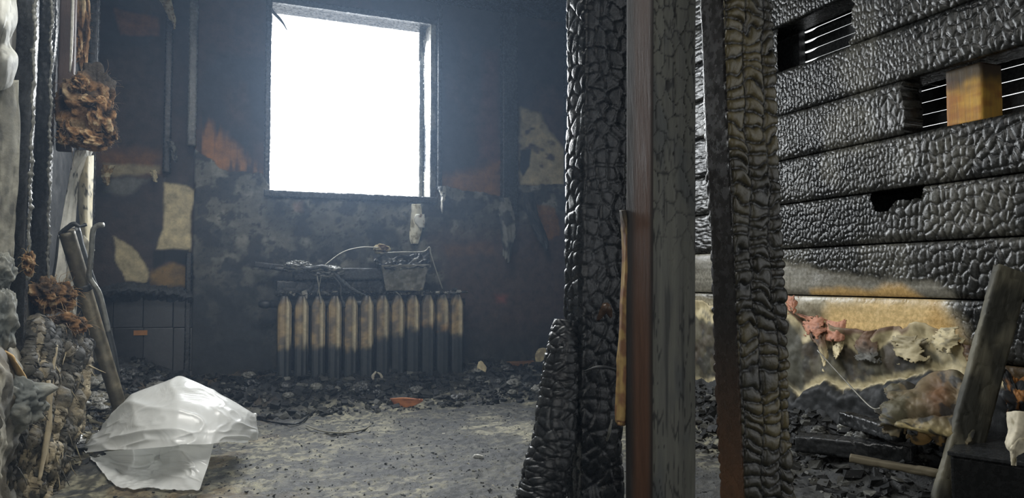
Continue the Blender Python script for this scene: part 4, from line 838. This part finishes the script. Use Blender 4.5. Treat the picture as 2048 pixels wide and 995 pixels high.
o = sheet('torn_sheet', [[(8, 700, 2.36), (25, 712, 2.34), (40, 735, 2.36), (60, 768, 2.4)], [(-5, 712, 2.4), (15, 738, 2.38), (32, 760, 2.38), (52, 775, 2.42)], [(-20, 730, 2.42), (0, 770, 2.42), (20, 790, 2.42), (45, 790, 2.44)]], M['paper'], 40, 20, 0.006, 4, lambda U, V, P: mix(np.array((0.5, 0.33, 0.14)), np.array((0.17, 0.13, 0.08)), sst(0.05, 0.35, V + 0.3 * (fbm(U * 6, V * 4, 86, 3) - 0.5))), 0.005, seed=86); tag(o, 'torn tan sheet with an orange edge at the left', 'sheet')
# splintered lath and plaster edge at the lower left
rows = [[(60, 640, 2.75), (95, 655, 2.78), (130, 668, 2.85), (160, 690, 2.95)], [(40, 720, 2.60), (80, 740, 2.66), (118, 760, 2.76), (150, 775, 2.86)], [(10, 800, 2.46), (60, 820, 2.55), (105, 850, 2.66), (140, 870, 2.78)], [(-20, 890, 2.38), (35, 910, 2.46), (80, 930, 2.56), (105, 950, 2.66)], [(-40, 1010, 2.30), (10, 1020, 2.38), (55, 1030, 2.46), (80, 1040, 2.52)]]
P, U, V = loft(pxrows(rows), 240, 340)
n_ = normals(P); rd = 0.5 * fbm(U * 22 + 3 * V, V * 4, 95, 6) + 0.5 * (1 - np.abs(2 * fbm(U * 9 + 2 * V, V * 5, 98, 5) - 1)) ** 1.5; P = P - n_ * (0.12 * (rd - 0.5) + 0.02 * (fbm(U * 60 + 6 * V, V * 9, 96, 3) - 0.5))[..., None]
cc = mix(np.array((0.06, 0.055, 0.042)), np.array((0.30, 0.25, 0.16)), sst(0.45, 0.72, fbm(U * 30 + 2 * V, V * 8, 97, 5)))
cc = mix(cc, BLACK * 2, 0.85 * sst(0.52, 0.40, rd)); cc = mix(cc, BLACK * 3, 0.6 * sst(0.3, 0.05, V))
o = gridmesh('crumbling_plaster', P, M['rubble'], None, cc); tag(o, 'crumbling splintered plaster edge at the lower left', 'plaster')
fr = P.reshape(-1, 3); nn = n_.reshape(-1, 3); aV = []; aF = []; aC = []
for q in range(520):
    k = rng.integers(len(fr)); vv = V.reshape(-1)[k]; p = fr[k] - nn[k] * 0.012; l = 0.02 + 0.09 * rng.random() ** 2
    dr = np.array((0.10, -0.25, -1.0)) + rng.normal(size=3) * 0.28; dr /= np.linalg.norm(dr)
    V_, F__ = tube([p, p + dr * l * 0.5 + rng.normal(size=3) * 0.004, p + dr * l], [0.0015 + 0.003 * rng.random(), 0.001], n=4, sub=4)
    aF += [tuple(i + len(aV) for i in f) for f in F__]; c_ = mix(DARK, np.array((0.40, 0.33, 0.2)), rng.random() ** 1.5); aV += V_; aC += [c_] * len(V_)
fo = mk('fibres', np.array(aV), aF, M['rubble'], o, np.array(aC)); fo['kind'] = 'stuff'
s_ = o.modifiers.new('thickness', 'SOLIDIFY'); s_.thickness = 0.05; s_.offset = 0
for k_, (p, q, r) in enumerate((((112, 690, 2.7), (92, 930, 2.48), 0.010), ((135, 700, 2.8), (118, 800, 2.72), 0.008), ((150, 690, 2.86), (146, 770, 2.84), 0.008), ((96, 760, 2.6), (78, 960, 2.42), 0.012), ((70, 700, 2.62), (58, 800, 2.5), 0.008))):
    m_ = (at(*p) + at(*q)) / 2 + rng.normal(size=3) * 0.01
    wire('lath_splinter', [at(*p), m_, at(*q)], [r * 0.6, r, r * 0.5], np.array((0.30, 0.25, 0.16)), 'splintered lath strip on the crumbling plaster edge', 'splinter', 'charwood', 24, 0.5, 7, group='lath splinters on the crumbling plaster', flat=0.5)

# ------------------------------------------------------------------ the plastic bag
bag = empty('plastic_bag', (float(at(300, 950, 2.7)[0]), float(at(300, 950, 2.7)[1]), 0.0)); tag(bag, 'crumpled milky white plastic bag on the burnt floor at left', 'bag')
RA = [[(138, 909, 2.98), (200, 903, 2.80), (275, 897, 2.66), (350, 892, 2.62), (425, 886, 2.66), (470, 881, 2.78), (515, 879, 2.98)],
      [(150, 903, 3.00), (212, 880, 2.84), (280, 862, 2.70), (352, 855, 2.66), (432, 858, 2.70), (482, 860, 2.82), (517, 864, 3.00)],
      [(170, 892, 3.03), (222, 856, 2.90), (270, 818, 2.79), (358, 800, 2.76), (442, 815, 2.80), (492, 835, 2.90), (514, 850, 3.02)],
      [(196, 878, 3.06), (222, 842, 2.98), (264, 788, 2.92), (364, 755, 2.92), (456, 792, 2.94), (498, 820, 2.98), (512, 838, 3.04)],
      [(196, 882, 3.10), (240, 860, 3.12), (290, 840, 3.15), (364, 815, 3.18), (440, 840, 3.16), (480, 850, 3.14), (500, 860, 3.12)],
      [(200, 895, 3.12), (245, 888, 3.18), (295, 880, 3.22), (364, 878, 3.25), (440, 882, 3.2), (475, 884, 3.18), (496, 885, 3.14)]]
def bagsheet(name, rows, s, wr, nu=150, nv=120, cre=0.014):
    P, U, V = loft(pxrows(rows), nu, nv); G = np.array(pxrows(rows))
    gi = np.linspace(0, G.shape[0] - 1, nv); gj = np.linspace(0, G.shape[1] - 1, nu)
    Lr = np.stack([[np.interp(gj, np.arange(G.shape[1]), G[a_, :, c_]) for c_ in range(3)] for a_ in range(G.shape[0])])   # rows, xyz, nu
    Lp = np.stack([[np.interp(gi, np.arange(G.shape[0]), Lr[:, c_, b_]) for b_ in range(nu)] for c_ in range(3)], -1).transpose(1, 0, 2)
    P = 0.45 * P + 0.55 * Lp; n_ = normals(P); fade = sst(0, 0.07, U) * sst(1, 0.93, U)
    rid = 1 - np.abs(2 * fbm(U * 3.2 + 1.2 * V, V * 2.4 - 0.5 * U, s, 2) - 1)
    rid2 = 1 - np.abs(2 * fbm(U * 5 - 1.5 * V, V * 6 + U, s + 5, 2) - 1)
    d = (cre * (rid ** 8) + cre * 0.5 * rid2 ** 10 + wr * 2 * (fbm(U * 3, V * 3, s + 2, 2) - 0.5)) * fade
    P = P + n_ * d[..., None]; P[..., 2] = np.maximum(P[..., 2], floor_z(P[..., 0], P[..., 1]) + 0.012)
    o = gridmesh(name, P, M['film'], None, None); o.parent = bag; o.location = -bag.location; return o
bagsheet('upper_side', RA, 1001, 0.010)
RB = [[(138, 911, 2.98), (190, 946, 2.80), (240, 978, 2.60), (300, 981, 2.57), (350, 981, 2.57), (398, 984, 2.555)],
      [(139, 911, 2.98), (196, 930, 2.86), (250, 950, 2.74), (300, 952, 2.76), (372, 940, 2.64), (406, 958, 2.59)],
      [(139, 910, 2.99), (202, 918, 2.92), (268, 922, 2.78), (318, 928, 3.00), (364, 915, 2.68), (416, 930, 2.66)],
      [(140, 909, 3.00), (208, 903, 2.90), (266, 896, 2.84), (322, 890, 3.06), (358, 888, 2.76), (428, 884, 2.70)]]
bagsheet('lower_side', RB, 1011, 0.006, 130, 80, 0.010)

# ------------------------------------------------------------------ right foreground: leaning board, black case with cloth, heap
plank('leaning_board', at(1898, 1010, 2.32), at(2024, 540, 2.46), 0.028, 0.105, 'charwood', np.array((0.045, 0.045, 0.036)), np.array((0.15, 0.14, 0.10)), 1101, 0.005, 'grey scorched board leaning against the right wall', 'board', 0.06, axisup=tuple(rgt), groove=0.1)
bc = empty('black_case', at(2010, 900, 2.2)); tag(bc, 'black burnt case on the rubble behind the leaning board', 'case')
cpt = at(2025, 885, 2.25)
o = boxmesh('body', (0, 0, 0), (0.34, 0.24, 0.20), M['char'], BLACK * 0.8, bc, bevel=0.01); bc.location = Vector((2.36, 1.56, 0.11)) ; bc.rotation_euler = (0.0, -0.06, 0.42)
boxmesh('lid', (0, 0, 0.106), (0.35, 0.25, 0.014), M['char'], DARK, bc, bevel=0.003)
rag = sheet('hanging_rag', [[(2014, 824, 2.13), (2030, 822, 2.10), (2052, 822, 2.08), (2080, 822, 2.08)], [(2018, 860, 2.10), (2032, 862, 2.07), (2052, 868, 2.07), (2080, 872, 2.06)], [(2012, 885, 2.09), (2022, 892, 2.06), (2040, 880, 2.06), (2078, 890, 2.05)], [(2022, 905, 2.08), (2026, 906, 2.06), (2030, 908, 2.06), (2034, 910, 2.06)], [(2026, 930, 2.07), (2028, 930, 2.06), (2029, 930, 2.06), (2030, 930, 2.06)]], M['paper'], 36, 60, 0.008, 4, lambda U, V, P: mix(np.array((0.62, 0.56, 0.42)), CREAM * 0.5, sst(0.5, 0.75, fbm(U * 4, V * 7, 1110, 3))), 0.004, seed=1110)
tag(rag, 'cream melted rag hanging over the black case', 'rag')
o = sheet('crumpled_bundle', [[(2000, 730, 2.42), (2030, 742, 2.38), (2080, 760, 2.36)], [(2004, 762, 2.36), (2034, 775, 2.30), (2080, 785, 2.28)], [(2010, 800, 2.30), (2036, 806, 2.26), (2080, 810, 2.24)], [(2014, 835, 2.34), (2036, 838, 2.30), (2080, 840, 2.30)]], M['paper'], 50, 50, 0.04, 5, lambda U, V, P: mix(BLACK * 3, ORNG * 0.9, sst(0.45, 0.65, fbm(U * 6, V * 6, 1121, 4))), 0.006, seed=1120, crease=0.03); tag(o, 'scorched orange-brown crumpled bundle at the right edge', 'bundle')
# crumpled brown sheet bulging from the right wall's foot
RS = [[(1738, 775, 2.75), (1775, 762, 2.70), (1820, 753, 2.66), (1870, 742, 2.60), (1915, 742, 2.52), (1960, 760, 2.46)],
      [(1742, 800, 2.66), (1780, 790, 2.60), (1825, 785, 2.56), (1870, 778, 2.50), (1915, 778, 2.44), (1960, 785, 2.40)],
      [(1748, 830, 2.60), (1785, 825, 2.52), (1830, 825, 2.48), (1872, 822, 2.44), (1915, 820, 2.40), (1958, 822, 2.37)],
      [(1750, 846, 2.56), (1790, 852, 2.46), (1835, 858, 2.42), (1876, 868, 2.38), (1915, 880, 2.34), (1950, 888, 2.32)],
      [(1756, 862, 2.60), (1796, 880, 2.50), (1840, 892, 2.46), (1880, 905, 2.42), (1915, 916, 2.38), (1950, 922, 2.34)]]
def crs(U, V, P):
    c = mix(np.array((0.10, 0.09, 0.055)), np.array((0.17, 0.135, 0.08)), sst(0.4, 0.6, fbm(U * 5, V * 5, 1131, 4)))
    c = mix(c, np.array((0.22, 0.09, 0.04)), 0.6 * np.exp(-((U - 0.62) / 0.12) ** 2 - ((V - 0.3) / 0.25) ** 2))
    c = mix(c, np.array((0.62, 0.50, 0.24)), 0.95 * np.exp(-((V - 0.74) / 0.09) ** 2) * sst(0.12, 0.3, U) * sst(0.95, 0.7, U) * (0.4 + 0.6 * fbm(U * 12, V * 12, 1133, 3)))
    c = mix(c, np.array((0.36, 0.22, 0.08)), 0.8 * sst(0.78, 0.86, V) * sst(0.2, 0.4, U))
    return mix(c, BLACK * 3, 0.8 * sst(0.55, 0.66, fbm(U * 9, V * 9, 1132, 4)))
o = sheet('crumpled_sheet', RS, M['paper'], 130, 110, 0.026, 5, crs, 0.006, seed=1130, crease=0.03, ragged=0.35); tag(o, 'crumpled olive-brown sheet slumped at the foot of the right wall', 'sheet')
plank('charred_board', at(1600, 905, 2.9) * (1, 1, 0) + (0, 0, 0.10), at(1830, 885, 2.62) * (1, 1, 0) + (0, 0, 0.12), 0.09, 0.06, 'char', BLACK, DARK, 1141, 0.006, 'black charred board lying under the slumped brown sheet', cw=0.04)
plank('charred_board', at(1690, 835, 2.95), at(1800, 868, 2.62), 0.05, 0.05, 'char', BLACK, DARK, 1142, 0.006, 'short black log end poking out left of the slumped brown sheet', cw=0.03)
plank('charred_board', at(1700, 915, 2.55), at(1945, 958, 2.36), 0.04, 0.02, 'charwood', np.array((0.07, 0.06, 0.04)), np.array((0.14, 0.12, 0.08)), 1143, 0.003, 'thin brown strip lying below the slumped sheet', cw=0.06)
wire('bare_wire', [at(1635, 700, 3.1), at(1690, 760, 2.95), at(1740, 812, 2.8), at(1762, 816, 2.7)], 0.003, LGREY, 'thin pale wire slanting across the torn covering on the right wall', 'wire', 'metal', 30)

# ------------------------------------------------------------------ rubble
def scatter(n, fx, size, colfn, name, label, aspect=(1, 1, 0.5), lift=0.3):
    p = fx(n); z = floor_z(p[:, 0], p[:, 1]); s = size(n)
    V, Fc, cc = chunks(np.c_[p, z + s * lift * 0.4], s, colfn(n), aspect); o = mk(name, V, Fc, M['rubble'], None, cc, False); tag(o, label, 'debris', None, 'stuff'); return o
def rnd(lo, hi, n, pw_=1.0): return lo + (hi - lo) * rng.random(n) ** pw_
dk = lambda n: mix(BLACK * 1.1, GREY, (rng.random(n) ** 5))
tan = lambda n: mix(np.array((0.06, 0.055, 0.045)), np.array((0.36, 0.30, 0.2)), rng.random(n) ** 2)
scatter(3600, lambda n: np.c_[rnd(-0.45, 2.45, n), 4.87 - 0.7 * rng.random(n) ** 1.5], lambda n: 0.008 + 0.040 * rng.random(n) ** 4, dk, 'char_rubble', 'black char rubble heaped along the foot of the back wall')
scatter(2600, lambda n: (lambda y: np.c_[-0.62 + 0.5 * rng.random(n) ** 1.4 * sst(2.9, 3.9, y), y])(rnd(3.05, 4.4, n)), lambda n: 0.008 + 0.035 * rng.random(n) ** 3, lambda n: mix(BLACK * 1.5, np.array((0.30, 0.27, 0.18)), rng.random(n) ** 3), 'plaster_rubble', 'grey and black rubble along the foot of the left wall')
scatter(2600, lambda n: np.c_[2.50 - 0.5 * rng.random(n) ** 1.3, rnd(1.3, 4.2, n)], lambda n: 0.008 + 0.035 * rng.random(n) ** 3, dk, 'char_rubble', 'black rubble along the foot of the right wall')
scatter(4200, lambda n: np.c_[rnd(-0.4, 2.35, n), rnd(2.1, 4.5, n)], lambda n: 0.003 + 0.007 * rng.random(n) ** 3, lambda n: mix(DARK * 1.5, np.array((0.4, 0.38, 0.3)), rng.random(n) ** 4), 'floor_crumbs', 'fine ash and char crumbs scattered over the floor')

# countable bigger pieces
def lump(x, y, d, r, seed, col, label, flat=(1, .8, .7), name='char_chunk', cat='debris', amp=0.8, group=None, mat='char'):
    c = at(x, y, d); 
    o = blob(name, c, r, M[mat], lambda D, nz: mix(col * 0.5, col * 1.4, sst(0.4, 0.6, nz)), amp, 2.2, 22, seed, None, flat, True); tag(o, label, cat, group); return o
def fz(x, y, r=0.0):
    """depth at which the pixel ray meets the rubble surface"""
    d = 1.0
    while d < 6:
        p = at(x, y, d)
        if p[2] <= float(floor_z(p[0], p[1])) + r: return d
        d += 0.01
    return 5
k_ = 0
for (x0, x1, y0, y1, n, lab, grp) in ((225, 540, 690, 790, 26, 'black char chunk in the heap left of the radiator', 'char chunks left of the radiator'), (935, 1100, 715, 790, 16, 'dark char chunk in the heap right of the radiator', 'char chunks right of the radiator'), (150, 235, 750, 835, 16, 'grey-brown rubble chunk beside the foot of the thick pipe', 'rubble chunks by the thick pipe'), (1610, 1760, 800, 900, 16, 'black chunk in the heap under the torn covering', 'chunks below the torn covering'), (560, 930, 770, 800, 14, 'small dark chunk at the foot of the radiator', 'chunks at the radiator foot')):
    made = []
    for q in range(n):
        x = rnd(x0, x1, 1)[0]; y = rnd(y0, y1, 1)[0]; d = fz(x, y, 0.01)
        p = at(x, y, d)
        if p[1] > 4.85 or p[0] > 2.5: continue
        r = 0.014 + 0.03 * rng.random()
        c0 = mix(DARK, GREY, rng.random() ** 2) if 'grey' not in lab else mix(GREY, LGREY * 0.8, rng.random())
        made.append((r, x, lump(x, y, d, r, 200 + k_, c0, lab, (1, 0.8, 0.6), group=grp))); k_ += 1
    big_ = max(made, key=lambda t: t[0]); le_ = min(made, key=lambda t: t[1]); ri_ = max(made, key=lambda t: t[1])
    for pick, word in ((le_, 'leftmost '), (ri_, 'rightmost '), (big_, 'largest ')):
        pick[2]['label'] = word + lab.replace('small ', '')
def floorpiece(name, pts, col0, col1, label, cat, h=0.02, s=0, thick=0.006, mat='paper'):
    """flat-ish shard standing or lying on the rubble; pts rows of (x,y)"""
    d = fz(*pts[0][0], 0.0)
    rows = [[at(x, y, fz(pts[0][len(r) // 2][0], pts[0][len(r) // 2][1]) - 0.004 * k) for (x, y) in r] for k, r in enumerate(pts)]
    o = sheet(name, rows, M[mat], 20, 20, 0.004, 3, lambda U, V, P: mix(col0, col1, sst(0.4, 0.6, fbm(U * 4, V * 4, s, 3))), thick, seed=s, px=False); tag(o, label, cat); return o
floorpiece('oval_disc', [[(958, 748), (964, 750), (970, 747)], [(954, 735), (963, 736), (973, 735)], [(957, 723), (962, 721), (966, 724)]], np.array((0.75, 0.66, 0.42)), np.array((0.6, 0.5, 0.32)), 'small cream oval disc leaning right of the radiator', 'disc', s=1)
floorpiece('clay_shard', [[(790, 812), (815, 814), (838, 806)], [(786, 804), (812, 802), (846, 800)], [(780, 796), (812, 795), (840, 798)]], np.array((0.42, 0.16, 0.06)), np.array((0.30, 0.11, 0.05)), 'flat orange clay shard in front of the radiator', 'shard', s=2, thick=0.012)
floorpiece('pale_chunk', [[(1072, 725), (1086, 728), (1098, 722)], [(1070, 710), (1085, 708), (1102, 708)], [(1076, 698), (1086, 695), (1100, 699)]], np.array((0.55, 0.48, 0.28)), np.array((0.35, 0.30, 0.2)), 'cream crumpled chunk beside the leaning stump', 'debris', s=3, thick=0.02)
floorpiece('fallen_batten', [[(985, 734), (1030, 732), (1075, 728)], [(985, 724), (1030, 722), (1078, 720)]], np.array((0.24, 0.13, 0.06)), np.array((0.16, 0.08, 0.04)), 'brown batten lying on the rubble right of the radiator', 'batten', s=4, thick=0.02)
floorpiece('pale_chip', [[(1005, 722), (1030, 722), (1055, 720)], [(1008, 712), (1030, 714), (1058, 713)]], np.array((0.5, 0.42, 0.22)), np.array((0.3, 0.26, 0.16)), 'pale yellowish chip on the brown batten', 'chip', s=5, thick=0.012)
o = tubeobj('broken_ring', [onY(x, y, 4.655 - .002) for x, y in ((752, 742), (746, 752), (748, 764), (757, 769), (765, 762), (762, 750), (755, 744))], [0.006, 0.010, 0.012, 0.014, 0.012, 0.010, 0.005], M['paper'], np.array((0.45, 0.42, 0.34)), None, n=8, sub=40, rough=0.4); tag(o, 'pale broken ring leaning on the radiator front', 'debris')
def floorline(pts): return [(lambda p: (p[0], p[1], float(floor_z(p[0], p[1])) + 0.008))(at(x, y, fz(x, y))) for x, y in pts]
wire('burnt_cord', floorline([(505, 838), (540, 846), (575, 851), (600, 848), (615, 836), (628, 825)]), 0.005, BLACK * 1.5, 'black burnt cord on the floor right of the plastic bag', 'cord', 'char', 40)
wire('curved_lath', floorline([(612, 856), (650, 866), (690, 869), (725, 862), (742, 852)]), [0.004, 0.009, 0.009, 0.004], np.array((0.16, 0.15, 0.11)), 'curved thin lath lying on the floor ahead of the bag', 'lath', 'charwood', 40, flat=0.5)
floorpiece('white_chip', [[(945, 914), (955, 916), (968, 914)], [(948, 909), (957, 908), (966, 910)]], np.array((0.75, 0.74, 0.7)), np.array((0.6, 0.6, 0.55)), 'small white chip on the ash floor in the middle', 'chip', s=6, thick=0.006)
floorpiece('pale_splinter', [[(1148, 882), (1152, 884), (1158, 880)], [(1138, 868), (1143, 866), (1150, 866)], [(1140, 845), (1144, 845), (1147, 846)]], np.array((0.6, 0.57, 0.5)), np.array((0.35, 0.33, 0.28)), 'pale upright splinter on the floor behind the stump', 'splinter', s=7)

# ------------------------------------------------------------------ haze volume added to imitate window glare veiling the room
fp = [(-0.64, 0.9), (0.70, 0.9), (0.74, 1.25), (1.6, 3.0), (2.5, 4.6), (2.5, 4.84), (-0.64, 4.84)]
n = len(fp); V = [(x, y, z) for z in (0.0, 2.72) for x, y in fp]
Fc = [tuple(range(n))[::-1], tuple(range(n, 2 * n))] + [(i, (i + 1) % n, n + (i + 1) % n, n + i) for i in range(n)]
hm = bpy.data.materials.new('glare_haze'); hm.use_nodes = True; nt = hm.node_tree; nt.nodes.remove(nt.nodes['Principled BSDF'])
vs = nt.nodes.new('ShaderNodeVolumeScatter'); vs.inputs['Color'].default_value = (0.50, 0.70, 1.0, 1); vs.inputs['Density'].default_value = 0.0145; vs.inputs['Anisotropy'].default_value = 0.5
nt.links.new(vs.outputs[0], nt.nodes['Material Output'].inputs['Volume'])
hz = mk('glare_haze', V, Fc, hm, None, None, False); tag(hz, 'thin bluish haze added before the window to imitate its glare', 'haze', None, 'stuff')
